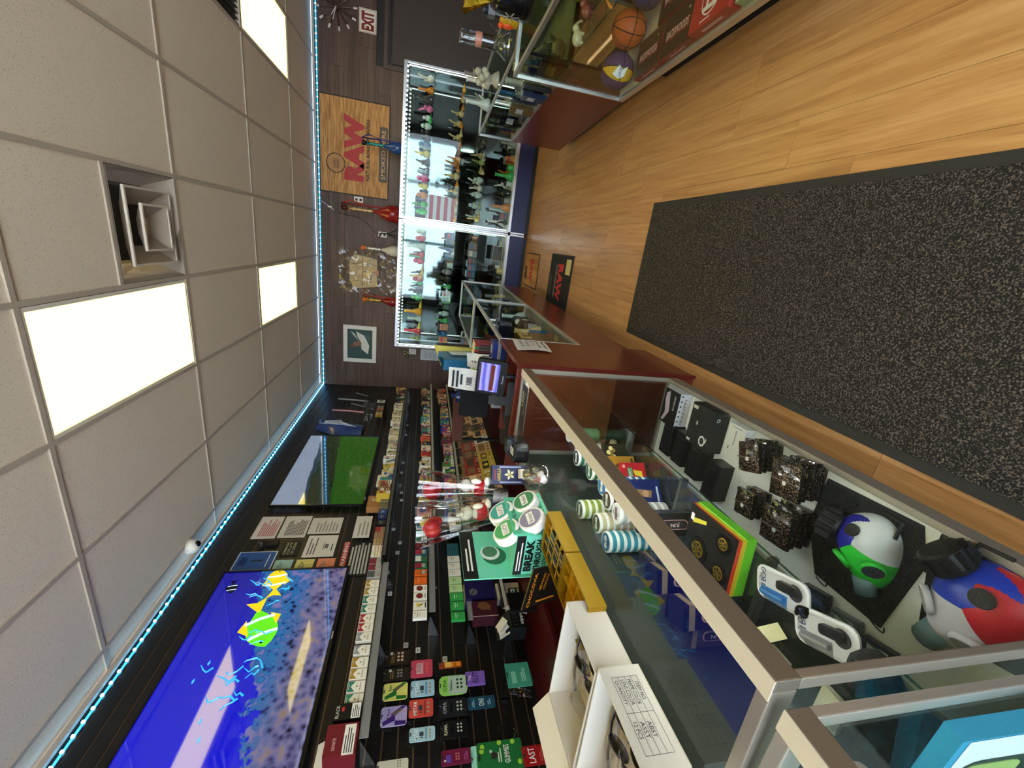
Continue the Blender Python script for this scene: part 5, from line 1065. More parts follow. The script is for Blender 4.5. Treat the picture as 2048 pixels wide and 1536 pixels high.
# local x = along the counter, y = up, z = towards the aisle
b = B(); b.box((0, .045, .0), (.15, .09, .12), MINT); b.obj('tray', t)
b = B(); T = fr((-.0755, .045, 0), (0, 0, 1), (0, 1, 0)); b.rect(0, -.004, .118, .09, M('74dcc0', .45), .001, T); b.rect(0, .034, .118, .022, BLACK, .0015, T); b.lines(0, .034, .09, .014, 2, WHITE, .002, T)
b.text('BREAK', 0, .01, .095, .02, BLACK, .002, T, .05); b.text('THROUGH', 0, -.013, .095, .016, BLACK, .002, T, .04); b.text('NICOTINE POUCHES', 0, -.031, .09, .009, BLACK, .002, T); b.obj('side_print', t)
b = B(); b.box((0, .105, -.058), (.17, .21, .003), MINT); b.rect(0, .192, .17, .036, BLACK, -.056); b.lines(0, .192, .12, .02, 2, WHITE, -.0555); b.disc(-.01, .125, .032, M('2a6a4a'), -.0555); b.disc(.0, .135, .026, M('d8dcd8'), -.055); b.disc(.004, .135, .02, M('4a7a5a'), -.0548); b.text('LUCY', -.055, .075, .03, .008, BLACK, -.055); b.obj('header_card', t)
b = B(); b.box((0, .075, .062), (.15, .05, .003), M('5fc49c', .45)); b.text('NEXT-LEVEL NICOTINE', 0, .085, .12, .01, BLACK, .064); b.obj('upper_lip', t)
b = B(); b.box((0, .012, .075), (.15, .024, .003), M('5fc49c', .45)); b.text('NEXT-LEVEL NICOTINE', 0, .012, .12, .01, BLACK, .077); b.obj('lower_lip', t)
for x, y, z, c, s_ in ((-.038, .10, .03, '4fae6a', 'LUCY'), (.036, .10, .03, '3fa6a0', 'LUCY'), (-.038, .04, .062, '8a86a0', 'Breaker'), (.036, .04, .062, '3f8a60', 'Breaker')): ball_can(t, at(x, y, z) @ rx(-35), c, s_)
# gold sweet trays with an open black lid
GT = M('a8841c', .3, .55); GI = M('d0a01c', .35, .3)
for k, y0 in enumerate((.845, .665)):
    t = thing('sweet_tray', ('gold sweet tray with black packets and an open printed lid', 'empty part of a gold sweet tray beside the white cartons')[k], 'tray', at(-.89, y0 - .01, ZT)); L, D, H = .175, .135, .045
    b = B()
    for lo, hi in (((0, 0, 0), (D, L, .003)), ((0, 0, .003), (.004, L, H)), ((D - .004, 0, .003), (D, L, H)), ((.004, 0, .003), (D - .004, .004, H)), ((.004, L - .004, .003), (D - .004, L, H))): b.bb(lo, hi, GT)
    b.obj('tray', t); b = B()
    for i in range(1, 4): b.bb((.004, L * i / 4 - .001, .003), (D - .004, L * i / 4 + .001, H - .006), GI)
    b.bb((D * .45, .004, .003), (D * .45 + .002, L - .004, H - .006), GI); b.bb((D * .72, .004, .003), (D * .72 + .002, L - .004, H - .006), GI); b.bb((.004, .004, .003), (D - .004, L - .004, .005), GI); b.obj('dividers', t)
    if k == 0:
        for i in range(8):
            bb_ = B().box((0, 0, .017), (.05, .036, .03), M('16130f', .3)); bb_.rect(0, 0, .008, .03, M('c08a2a'), .0325); bb_.obj('packet', t, at(.033 + .0 * i if i < 4 else .08, .022 + .0437 * (i % 4), .006) if i < 4 else at(.078, .022 + .0437 * (i % 4), .006)) if i < 7 else None
t = thing('printed_lid', 'black lid with orange lettering standing open behind the gold sweet tray', 'lid', fr((-.955, .92, 1.0), (.88, .38, -.28), (.35, -.55, .75)))
b = B().box((0, 0, -.002), (.12, .2, .004), M('15120e', .35)); b.rect(0, 0, .125, .205, M('6a6a66', .4), -.0005) if False else None
b.text('CHOCOVIA', -.005, .075, .1, .016, M('f0921e'), .0008); b.text('BEYOND', .012, .028, .05, .013, M('f0921e'), .0008, rz(-8)); b.text('COCOA', .012, .005, .05, .013, M('f0921e'), .0008, rz(-8)); b.rect(-.045, -.02, .006, .11, M('d8821e'), .0008); b.rect(.02, -.045, .03, .008, M('7a4a1a'), .0008); b.lines(.03, -.07, .04, .03, 3, M('5a3a1a'), .0008); b.obj('panel', t)
# open white cartons with bagged sunglasses
CARD = M('cfc9be', .6); CARDI = M('c6bca8', .65)
for k, (y0, rot) in enumerate(((.515, 2), (.335, 3))):
    t = thing('open_carton', ('open white carton with bagged sunglasses next to the gold tray', 'open white carton with printed order table nearest the camera')[k], 'carton', at(-.765 + .03 * k, y0, ZT) @ rz(rot)); L, D, H = .175, .29, .085
    B().bb((-D, 0, 0), (0, L, .003), CARDI).obj('bottom', t)
    b = B().bb((-.003, 0, .003), (0, L, H), CARD)
    if k == 1:
        T = fr((.0006, L / 2, H / 2), (0, -1, 0), (0, 0, -1)); 
        for i in range(5): b.rect(0, -.026 + .013 * i, .13, .0007, INK, .0003, T)
        for xx in (-.065, 0, .065): b.rect(xx, 0, .0007, .052, INK, .0003, T)
        for i, s_ in enumerate(('ITEM NO.', 'FRAME COLOR', 'LENS COLOR', 'QUANTITY:')): b.text(s_, -.036, .0195 - .013 * i, .046 if i else .034, .0075, INK, .0003, T)
        for i, s_ in enumerate(('ABST', 'ASST', '12 PCS')): b.text(s_, .028, .0065 - .013 * i, .026, .0075, INK, .0003, T)
    b.obj('front_wall', t)
    B().bb((-D, 0, .003), (-D + .003, L, H), CARD).obj('back_wall', t)
    for y in (0, L - .003): B().bb((-D + .003, y, .003), (-.003, y + .003, H), CARD).obj('side_wall', t)
    B().add([(-D, 0, H), (-D, L, H), (-D - .05, L, H + .035), (-D - .05, 0, H + .035), (-D, 0, H + .002), (-D, L, H + .002), (-D - .05, L, H + .037), (-D - .05, 0, H + .037)], [(0, 1, 2, 3), (7, 6, 5, 4), (2, 6, 7, 3), (1, 5, 6, 2), (0, 3, 7, 4)], CARD).obj('flap', t)
    b = B(); rr = random.Random(k)
    b.grid(lambda u, v: (-D + .015 + u * (D - .03), .012 + v * (L - .024), .03 + .035 * math.sin(u * PI) * math.sin(v * PI) + .012 * math.sin(9 * u + 5 * v) * math.sin(7 * v) + rr.uniform(0, .004)), 18, 14, PLAST); b.obj('plastic_liner', t)
    for q in range(2):
        g = thing('sunglasses', 'pair of dark bagged sunglasses, %s pair in the %s white carton' % (('upper', 'lower')[q], ('far', 'near')[k]), 'sunglasses', t.matrix_world @ at(-.07 - .06 * q, L / 2, .032) @ rz(-95 + 10 * q), 'bagged sunglasses')
        for s_ in (-1, 1):
            B().lathe([(.001, 0), (.024, .002), (.026, .004), (.02, .006)], M('22201f', .1), at(s_ * .032, 0, .008) @ rx(60), 16, 1.1, .85).obj('lens', g, smooth=True)
            B().tube([(s_ * .058, .0, .014), (s_ * .062, -.05, .012), (s_ * .055, -.1, .006)], .0035, M('5a5248' if q else '26282c', .3), 6).obj('temple', g)
        B().tube([(-.008, 0, .014), (0, 0, .018), (.008, 0, .014)], .003, M('2a2724', .3), 6).obj('bridge', g)
# vanilla box, white dispenser, rose bouquets
t = thing('incense_box', 'navy box with yellow lettering and a white flower on the counter', 'box', fr((-.86, 1.39, ZT), (.75, .55, 0), (0, 0, 1)))
b = B().box((0, .075, -.02), (.075, .15, .04), M('1a1f52', .4)); b.text('VANILLA', 0, .122, .05, .014, M('d8b82a'), .001); b.rect(0, .138, .04, .006, M('8a2a3a'), .001)
for q in range(5): b.poly([(0, .002), (.006, .012), (0, .022), (-.006, .012)], M('e8e0b0'), .001, at(0, .078, 0) @ rz(72 * q))
b.disc(0, .078, .004, M('d8c02a'), .0014); b.rect(-.03, .075, .005, .09, M('a8b0cc'), .001); b.rect(.03, .075, .005, .09, M('a8b0cc'), .001); b.rect(0, .018, .04, .012, M('cfcac4'), .001); b.obj('box', t)
t = thing('card_dispenser', 'small white box with a brown slot on the glass counter', 'box', fr((-.80, 1.30, ZT), (.8, .5, 0), (0, 0, 1)))
b = B().box((0, .03, -.02), (.035, .06, .04), M('e0d8cc', .5)); b.rect(0, .03, .022, .045, M('7a5630'), .0006); b.obj('box', t)
t = thing('acrylic_cup', 'clear acrylic cup of small goods beside the navy box', 'cup', at(-.745, 1.19, ZT)); B().lathe([(.045, 0), (.045, .07), (.042, .07), (.042, .004)], PLAST, n=20, cap=False).obj('cup', t, smooth=True)
for q in range(9): B().ball((.025 * math.cos(q * 2.4) * (q % 3) / 2, .025 * math.sin(q * 2.4) * (q % 3) / 2, .014 + .012 * (q // 3)), .012, M(('d8a890', 'c46a5a', 'e0d8d0')[q % 3], .4)).obj('sweet', t)
t = thing('glass_vase', 'clear glass vase holding the wrapped rose bouquets', 'vase', at(-.985, 1.36, ZT)); B().lathe([(.045, 0), (.05, .01), (.04, .05), (.055, .13), (.062, .14)], GLASS, n=20).obj('vase', t, smooth=True)
for k, (dx, dy, an) in enumerate(((.015, .03, -10), (-.02, -.035, 12))):
    t = thing('rose_bouquet', ('plastic wrapped red rose with a white teddy bear, upright one', 'plastic wrapped red rose with a cream teddy bear, leaning outwards')[k], 'bouquet', at(-.985 + dx, 1.36 + dy, 1.03) @ rx(an) @ rz(40))
    B().tube([(0, 0, -.06), (0, 0, .22)], .004, M('2a5a2a'), 6).obj('stem', t)
    b = B(); 
    for q in range(5): b.ball((.018 * math.cos(q * 1.26), .018 * math.sin(q * 1.26), .30 + .004 * q), (.022, .022, .03), M('a8101c', .45), None, 10, 6)
    b.ball((0, 0, .315), (.02, .02, .03), M('c01828', .45)); b.obj('rose', t, smooth=True)
    TB_ = M('e8e4da' if k == 0 else 'd8d0b4', .8); b = B()
    b.ball((.03, 0, .12), (.03, .032, .038), TB_); b.ball((.034, 0, .175), (.027, .029, .026), TB_)
    for s_ in (-1, 1): b.ball((.03, s_ * .022, .2), .01, TB_); b.ball((.05, s_ * .028, .135), (.012, .011, .022), TB_); b.ball((.055, s_ * .02, .09), (.02, .013, .013), TB_)
    b.obj('teddy', t, smooth=True); b = B()
    for s_ in (-1, 1): b.ball((.058, s_ * .011, .182), .004, BLACK)
    b.ball((.062, 0, .172), .005, BLACK); b.obj('teddy_face', t)
    B().lathe([(.031, .1), (.034, .115), (.034, .128), (.03, .14)], M('b8141c', .5), at(.03, 0, 0), 14).obj('teddy_jumper', t)
    b = B(); b.grid(lambda u, v: ((.02 + .05 * v) * (1 + .14 * math.sin(u * 44 + v * 5)) * math.cos(u * 2 * PI) + .012, (.02 + .05 * v) * (1 + .14 * math.sin(u * 44 + v * 5)) * math.sin(u * 2 * PI), .0 + .36 * v), 40, 10, PLAST); b.obj('wrapper', t, smooth=True)
    B().lathe([(.024, .0), (.018, .03), (.026, .06)], M('d8c8cc', .2), n=12).obj('ribbon', t)
# long dark card lying at the far end of the counter top
b = B().box((0, 0, .002), (.36, .075, .004), M('241c14', .4)); b.rect(.12, 0, .1, .074, M('17130f'), .0045); b.text('LEAF', .12, .012, .07, .02, M('d8d0b8'), .005); b.text('tobacco roll', .1, -.018, .1, .012, M('c8bca0'), .005); b.rect(-.1, 0, .14, .07, M('5a3a22'), .0045); b.rect(-.165, 0, .03, .07, M('c4501c'), .005)
tag(b.obj('counter_card', None, at(-.735, 1.60, ZT) @ rz(4)), 'long dark brown tobacco card with pale lettering lying on the glass counter', 'card')

# ------------------------------------------------------------------ on the plank wall
YW = YB - .0125
t = thing('wall_clock', 'starburst wall clock of brown rods with white tips', 'clock', onB(2.53, 2.66, YW))
for k in range(12):
    T = rz(30 * k + 8); rod = B().tube([(0, .02, .02), (0, .2, .02)], .009, M('3a1f16', .4), 8, T).obj('rod', t); B().tube([(0, .2, .02), (0, .245, .02)], .013, M('dcd4cc', .4), 8, T).obj('tip', rod)
B().cyl((0, 0, .02), .03, .03, M('3a1f16', .4)).obj('hub', t)
for l, a in ((.11, 60), (.15, 75)): B().box((0, l / 2, .042), (.008, l, .003), M('e4dcd4'), rz(a)).obj('hand', t)
b = B().box((0, 0, .004), (.25, .21, .008), M('ded6cc', .5))
for c, d in (((0, .097), (.235, .003)), ((0, -.097), (.235, .003)), ((-.117, 0), (.003, .195)), ((.117, 0), (.003, .195))): b.rect(*c, *d, M('6a2020'), .0086)
b.text('EXIT', 0, 0, .2, .15, M('7a1016'), .0088, bold=.05); tag(b.obj('exit_sign', None, onB(2.467, 2.293, YW)), 'white exit sign with dark red letters above the door', 'sign')
def bamboo():
    m, nt, bs = nodes('bamboo_mat'); L = nt.links; g = N(nt, 'ShaderNodeNewGeometry'); mp = N(nt, 'ShaderNodeMapping'); mp.inputs['Scale'].default_value = (6, 1, 75); L.new(g.outputs['Position'], mp.inputs['Vector'])
    n = N(nt, 'ShaderNodeTexNoise', i_Scale=1.0, i_Detail=2); L.new(mp.outputs[0], n.inputs['Vector']); r = ramp(nt, [(.35, '9a6a34'), (.5, 'b9854a'), (.65, 'cf9d5e')]); L.new(n.outputs[0], r.inputs[0]); L.new(r.outputs[0], bs.inputs['Base Color']); bs.inputs['Roughness'].default_value = .6; return m
BAM = bamboo()
def raw_panel(b, w, h, z=.0008, low=True):
    RR, BK = M('b03038', .6), M('33261c', .6)
    b.text('RAW', 0, .01 * h, .68 * w, .29 * h, RR, z, bold=.07); b.text('NATURAL ROLLING PAPERS', 0, -.19 * h, .64 * w, .05 * h, BK, z, bold=.03)
    b.lathe([(.105 * w, z), (.095 * w, z + .0003)], BK, at(-.18 * w, .27 * h, 0), 28, cap=False); b.disc(-.18 * w, .27 * h, .09 * w, M('b08048'), z); b.text('PUREST', -.18 * w, .285 * h, .1 * w, .035 * h, BK, z + .0004); b.text('FIBERS', -.18 * w, .24 * h, .1 * w, .035 * h, BK, z + .0004)
    if low: b.rbox((-.02 * w, -.41 * h, z), (.58 * w, .12 * h, .0006), .02, M('4a4038')); b.text('SMOKED HERE', -.02 * w, -.41 * h, .52 * w, .06 * h, M('c8a070'), z + .0008)
t = thing('bamboo_banner', 'bamboo wall banner with big red lettering and black border', 'banner', onB(1.01, 2.442, YW)); w, h = 1.18, .91
b = B().box((0, 0, .006), (w - .03, h - .03, .008), BAM); b.T = at(0, 0, .0105); raw_panel(b, w, h); b.T = Matrix(); b.obj('mat', t); b = B(); e = M('231a14', .6)
for c, d in (((0, h / 2 - .0075, .006), (w, .015, .012)), ((0, -h / 2 + .0075, .006), (w, .015, .012)), ((-w / 2 + .0075, 0, .006), (.015, h - .03, .012)), ((w / 2 - .0075, 0, .006), (.015, h - .03, .012))): b.box(c, d, e)
b.obj('border', t)
for lab, x, z in (('white wall outlet beside the bamboo banner', .375, 2.39), ('white wall outlet with a black plug above the wall showcases', -.05, 2.055)):
    t = thing('wall_outlet', lab, 'outlet', onB(x, z, YW)); b = B().rbox((0, 0, .004), (.075, .12, .008), .008, M('e4ded6', .4)); pl = b.obj('plate', t)
    for s_ in (-1, 1): B().rbox((0, .028 * s_, .009), (.034, .032, .002), .01, M('2a2422')).obj('socket', pl)
t = thing('power_lead', 'thin lead with a white switch hanging from the LED strip', 'cable', onB(.29, 2.88, YW)); B().tube([(0, 0, .01), (-.05, -.09, .02), (-.1, -.17, .015)], .004, M('d8d4d0'), 5).obj('white_lead', t); B().box((-.06, -.11, .018), (.02, .05, .015), M('e0dcd8')).obj('switch', t)
B().tube([(-.1, -.17, .015), (-.14, -.3, .012), (-.14, -.45, .012), (-.2, -.6, .02), (-.32, -.72, .03), (-.34, -.8, .03)], .003, BLACK, 5).obj('black_lead', t)
# shirt in a clear bag
t = thing('bagged_shirt', 'folded cream shirt in a clear plastic bag hanging on the plank wall', 'shirt', onB(-.605, 2.24, YW)); CR = M('b9a888', .7)
b = B(); b.prism([(-.2, -.13), (.2, -.12), (.22, .05), (.24, .2), (.14, .27), (-.14, .27), (-.26, .2), (-.23, .02)], .012, .03, CR); b.obj('shirt', t, bevel=.006)
b = B(); 
for p in ([(-.22, .08), (.22, .09)], [(0, .09), (0, -.1)], [(-.12, .1), (-.16, .24)], [(.12, .1), (.1, .24)], [(.1, .08), (.11, -.1)], [(-.18, -.02), (-.02, -.05)]): b.tube([(q[0], q[1], .0315) for q in p], .003, M('4a4030'), 4)
b.obj('seam', t); b = B().box((0, -.12, .0312), (.08, .05, .001), M('c88a80')); b.obj('print', t); b = B(); rr = random.Random(8)
b.grid(lambda u, v: ((u - .5) * .62, (v - .5) * .83, .034 + .012 * math.sin(u * 17 + v * 5) * math.sin(v * 13) + rr.uniform(0, .006)), 22, 26, glass('crinkled_bag', (.95, .93, .9), .04, .4, .1)); b.obj('plastic_bag', t)
# framed picture
t = thing('framed_picture', 'white framed painting of a figure in white on a dark green ground', 'picture', onB(-1.727, 2.355, YW)); b = B(); fm = M('dcdad4', .4); w, h = .59, .49
for c, d in (((0, h / 2 - .03, .012), (w, .06, .024)), ((0, -h / 2 + .03, .012), (w, .06, .024)), ((-w / 2 + .03, 0, .012), (.06, h - .12, .024)), ((w / 2 - .03, 0, .012), (.06, h - .12, .024))): b.box(c, d, fm)
b.obj('frame', t); b = B().box((0, 0, .006), (.47, .37, .004), M('2c4a48', .6)); b.poly([(-.16, -.12), (-.02, -.14), (.14, -.06), (.2, .06), (.12, .04), (.02, -.02), (-.08, -.02)], M('d4d2cc'), .0088); b.poly([(-.02, -.02), (.06, .0), (.02, .1), (-.05, .13), (-.04, .05)], M('8a5a48'), .0092); b.disc(-.03, .12, .03, M('6a3f30'), .0096); b.poly([(.05, .02), (.16, .08), (.2, .14), (.14, .1)], M('c8c8c2'), .0094); b.disc(.1, -.1, .05, M('3f5a54'), .0086); b.obj('painting', t)
for lab, px, py, w, h, c in (('white printed sheet pinned beside the left wall showcase', 859, 710, .18, .29, 'b9bcc0'), ('yellow green sheet under the printed sheet', 886, 712, .17, .14, 'b4c06a'), ('small framed photo card beside the left wall showcase', 825, 703, .09, .11, 'c8c4c0')):
    p = P(px, py, 'y', YW); b = B().box((0, 0, .001), (w, h, .002), M(c, .6)); b.lines(0, 0, w * .8, h * .8, max(3, int(h * 40)), M('7d8288'), .0025, fill=.3); tag(b.obj('paper_notice', None, onB(p.x, p.z, YW)), lab, 'notice')
t = thing('key_wreath', 'small cluster of brown and green trinkets pinned on the plank wall', 'decoration', onB(-1.815, 1.66, YW)); rr = random.Random(6)
for k in range(16): B().ball((rr.uniform(-.07, .07), rr.uniform(-.05, .05), .02), rr.uniform(.012, .022), M(rr.choice(['6a5a34', '8a7a58', '4a4a30', 'a89a7c']), .5)).obj('trinket', t)

# ------------------------------------------------------------------ hookahs standing on the wall showcases
def hookah(label, x, hgt, c1, c2, c3, hose, y=6.27):
    t = thing('hookah', label, 'hookah', at(x, y, 1.801)); k = hgt
    B().lathe([(.055 * k / .5, 0), (.075 * k / .5, .03), (.07 * k / .5, .1 * k / .5), (.025, .2 * k / .5), (.02, .23 * k / .5)], M(c1, .2), n=18).obj('base', t, smooth=True)
    prof = [(.012, .22 * k / .5)]
    for i in range(9): prof += [(.012 + .012 * (i % 2), (.24 + .022 * i) * k / .5)]
    B().lathe(prof + [(.01, k * .88)], M(c2, .3, .5), n=12).obj('stem', t, smooth=True)
    B().lathe([(.05, k * .86), (.05, k * .868)], M(c2, .3, .5), n=16).obj('tray', t); B().lathe([(.015, k * .87), (.03, k * .93), (.034, k)], M(c3, .5), n=14).obj('bowl', t, smooth=True)
    if hose: B().tube([(.02, 0, .25 * k / .5), (.07, -.01, .3 * k / .5), (.1, -.02, .42 * k / .5), (.05, -.03, .5 * k / .5), (.06, -.04, .1), (.05, -.04, .02)], .008, M(hose, .5), 6).obj('hose', t, smooth=True)
hookah('tall red hookah with a coiled red hose near the middle of the wall cases', .235, .76, '8a1a1c', 'c8a878', '4a1414', 'b01c20')
hookah('blue glass hookah with black bowl in front of the bamboo banner', 1.05, .5, '1f4a8a', '2a8a8a', '131315', '2a2f9a')
hookah('clear and silver hookah with orange bowl beside the bagged shirt', -.25, .5, 'b8b4ac', 'd0ccc4', 'c86a24', None)
hookah('slim red and gold hookah left of the bagged shirt', -.965, .47, '7a1418', 'c8a038', 'c8601c', 'a83a3a')
t = thing('tripod', 'small black tripod stand on top of the wall showcase', 'tripod', at(-.03, 6.3, 1.801))
for a in (20, 140, 260): B().tube([(0, 0, .17), (.09 * math.cos(math.radians(a)), .09 * math.sin(math.radians(a)), .0)], .007, BLACK, 6).obj('leg', t)
B().tube([(0, 0, .17), (0, 0, .24), (-.06, -.02, .27)], .009, BLACK, 6).obj('column', t)

# ------------------------------------------------------------------ goods in the wall showcases
_im = {}
def item_mesh(kind, c):
    if (kind, c) in _im: return _im[(kind, c)]
    b = B(); m = M(c, .15, coat=.3); s = True
    if kind == 'bong': b.lathe([(.035, 0), (.042, .01), (.03, .05), (.014, .075), (.013, .15), (.018, .165)], m, n=12); b.tube([(.02, 0, .03), (.05, 0, .08)], .006, m, 6)
    elif kind == 'pipe': b.ball((-.035, 0, .018), (.02, .018, .018), m, None, 10, 6); b.tube([(-.02, 0, .018), (.02, 0, .016), (.05, 0, .014)], [.012, .007, .006], m, 8)
    elif kind == 'bubbler': b.ball((0, 0, .03), (.03, .03, .03), m, None, 10, 6); b.tube([(0, 0, .05), (-.01, 0, .09), (-.04, 0, .13)], [.012, .009, .007], m, 8); b.lathe([(.006, .05), (.016, .08)], m, at(.025, 0, 0), 8)
    elif kind == 'figure': b.ball((0, 0, .035), (.028, .024, .035), m, None, 10, 6); b.ball((0, 0, .085), (.02, .02, .022), m, None, 10, 6); b.ball((-.02, 0, .05), (.01, .01, .02), m, None, 8, 5); b.ball((.02, 0, .05), (.01, .01, .02), m, None, 8, 5)
    elif kind == 'jar': b.lathe([(.03, 0), (.032, .01), (.032, .06), (.026, .065)], m, n=14); b.lathe([(.028, .066), (.028, .085)], M('20201e', .4), n=14)
    else:
        s = False; b.box((0, 0, .05), (.075, .03, .1), M(c, .4)); T = at(0, -.0155, .05) @ rx(90); r = random.Random(hash(c) % 50); b.rect(0, .02, .055, .03, M(r.choice(['c8c4bc', '2a2c30', 'a83a3a', '3a6a9a']), .4), .0006, T); b.rect(0, -.02, .05, .012, M('7d7c78'), .0006, T)
    o = b.obj('x', smooth=s); _im[(kind, c)] = o.data; bpy.data.objects.remove(o); return o and _im[(kind, c)]
KN = {'bong': 'water pipe', 'pipe': 'spoon pipe', 'bubbler': 'bubbler pipe', 'figure': 'figurine', 'jar': 'lidded jar', 'box': 'boxed item'}
CNM = {'c87a24': 'amber', 'd8d8d0': 'white', '3fae5a': 'green', '1f5a8a': 'blue', '2a2c2e': 'black', 'c42a3a': 'red', 'd89a2a': 'orange', '6a4a9a': 'purple', 'b8ccc8': 'clear', '8a9a5a': 'olive', 'c8b47a': 'honey', 'd86aa0': 'pink', '4a6a68': 'smoky', '8a8f92': 'grey', 'd8c84a': 'yellow', '7a5a44': 'brown'}
wr = random.Random(33); used = {}
SH = ('bottom deck', 'low shelf', 'middle shelf', 'top shelf')
PAL = {(0, 3): ('d8c84a d89a2a c42a3a d8d8d0 8a9a5a 3fae5a b8ccc8 2a2c2e', 'bubbler figure bong pipe'), (0, 2): ('2a2c2e 4a6a68 c87a24 3fae5a b8ccc8 8a8f92 1f5a8a', 'figure box bubbler jar'), (0, 1): ('2a2c2e 8a8f92 d8d8d0 1f5a8a 7a5a44', 'box jar box'), (0, 0): ('c8b47a d8d8d0 c42a3a 8a8f92 2a2c2e', 'pipe box pipe jar'),
       (1, 3): ('d8d8d0 b8ccc8 c87a24 d8c84a 1f5a8a 2a2c2e 3fae5a d86aa0', 'bong bubbler pipe figure'), (1, 2): ('c87a24 c87a24 c87a24 d89a2a c8b47a', 'pipe pipe bubbler'), (1, 1): ('c8b47a d8d8d0 b8ccc8 8a9a5a 2a2c2e', 'pipe pipe bubbler figure'), (1, 0): ('2a2c2e 8a8f92 d8d8d0 3fae5a c87a24 b8ccc8', 'jar bong box bubbler')}
for k, (x0, x1) in enumerate(((-1.585, .186), (.194, 1.985))):
    for s_ in range(4):
        cols, kinds = [q.split() for q in PAL[(k, s_)]]
        for row_, (yy, n) in enumerate(((6.19, 16), (6.40, 10))):
            for i in range(n):
                c, kd = wr.choice(cols), wr.choice(kinds); x = x0 + .075 + (x1 - x0 - .15) * (i + .5) / n + wr.uniform(-.012, .012)
                if k == 1 and s_ == 3 and row_ == 1 and i < 3: continue
                sc = min(wr.uniform(1.2, 1.6), 1.22 if kd == 'box' else 1.35 if kd == 'jar' else 2)
                if (k, s_, row_) == (0, 1, 1) and -1.36 < x < -.9 or (k, s_, row_) == (0, 0, 0) and -.26 < x < .06: continue
                o = link(KN[kd].replace(' ', '_'), item_mesh(kd, c), None, at(x, yy + wr.uniform(-.02, .02), GZ[s_] + .0005) @ rz(wr.uniform(-10, 10) if kd in ('box', 'figure') else wr.uniform(28, 55) if kd == 'pipe' else wr.choice([-90, 90]) + wr.uniform(-18, 18)) @ Matrix.Scale(sc, 4))
                tag(o, '%s %s, %s row, %s, %s wall showcase, %s from left' % (CNM[c], KN[kd], ('front', 'back')[row_], SH[s_], ('left', 'right')[k], ordw(i + 1)), KN[kd], 'glassware and goods in the wall showcases')
# flag cloth inside the right case, dark framed tablet and dark cap in the left one
t = thing('flag_cloth', 'folded stars and stripes cloth hanging in the right wall showcase', 'flag', onB(.40, 1.24, 6.53)); b = B(); RDm, WHm, BLm = M('b02a3a', .7), M('d8d8dc', .7), M('24365c', .7)
for i in range(9): b.box((.0, -.17 + .052 * i, .002), (.36, .052, .004), (RDm, WHm)[i % 2])
b.box((-.02, .3, .002), (.32, .14, .004), BLm)
for i in range(24): b.disc(-.15 + .05 * (i % 6), .25 + .033 * (i // 6), .009, WHm, .005, n=6)
b.obj('cloth', t)
b = B().rbox((0, .1, 0), (.2, .13, .02), .01, M('0c0c0d', .15)); b.rbox((0, .1, -.004), (.215, .145, .016), .012, M('b8b8b4', .3)); tag(b.obj('tablet', None, fr((-.10, 6.15, .302), (1, 0, 0), (0, .3, 1))), 'black screened tablet leaning on the bottom deck of the left wall showcase', 'tablet')
b = B().ball((0, 0, .0), (.14, .1, .1), M('1c1a20', .7), None, 16, 8); tag(b.obj('knit_cap', None, at(-1.12, 6.33, .803)), 'dark rounded knit cap on the low shelf of the left wall showcase', 'cap')
# mats on the floor in front of the wall cases
for lab, x0, x1, y0, y1, base, red in (('small tan floor mat with red lettering under the wall showcases', -.475, -.03, 5.24, 5.96, 'b08a54', 1), ('black floor mat with red lettering and a pale patch', -.575, .005, 3.95, 4.7, '141416', 0)):
    t = thing('floor_mat', lab, 'mat', at((x0 + x1) / 2, (y0 + y1) / 2, .0008)); w, h = x1 - x0, y1 - y0
    b = B().box((0, 0, .003), (w, h, .006), M('2e2418' if red else '2c2e2e', .8)); b.rect(0, 0, w - .025, h - .025, BAM if red else M(base, .8), .0063); b.T = at(0, 0, .0068) @ rz(180)
    RR = M('b83038', .8); b.text('RAW', 0, .02, .66 * w, .25 * h, RR, 0, bold=.06); b.text('SMOKING IS COOL' if False else 'NATURAL ROLLING PAPERS', 0, -.16 * h, .6 * w, .045 * h, M('2a2018' if red else 'c8c4b8', .8), 0)
    b.rect(.1 * w, -.38 * h, .4 * w, .14 * h, M('2a241c' if red else '3a3a34', .8), 0); b.rect(-.3 * w if not red else 0, .34 * h, .26 * w if not red else .01, .2 * h if not red else .01, M('c8c08a', .8), .0002); b.T = Matrix(); b.obj('mat', t)

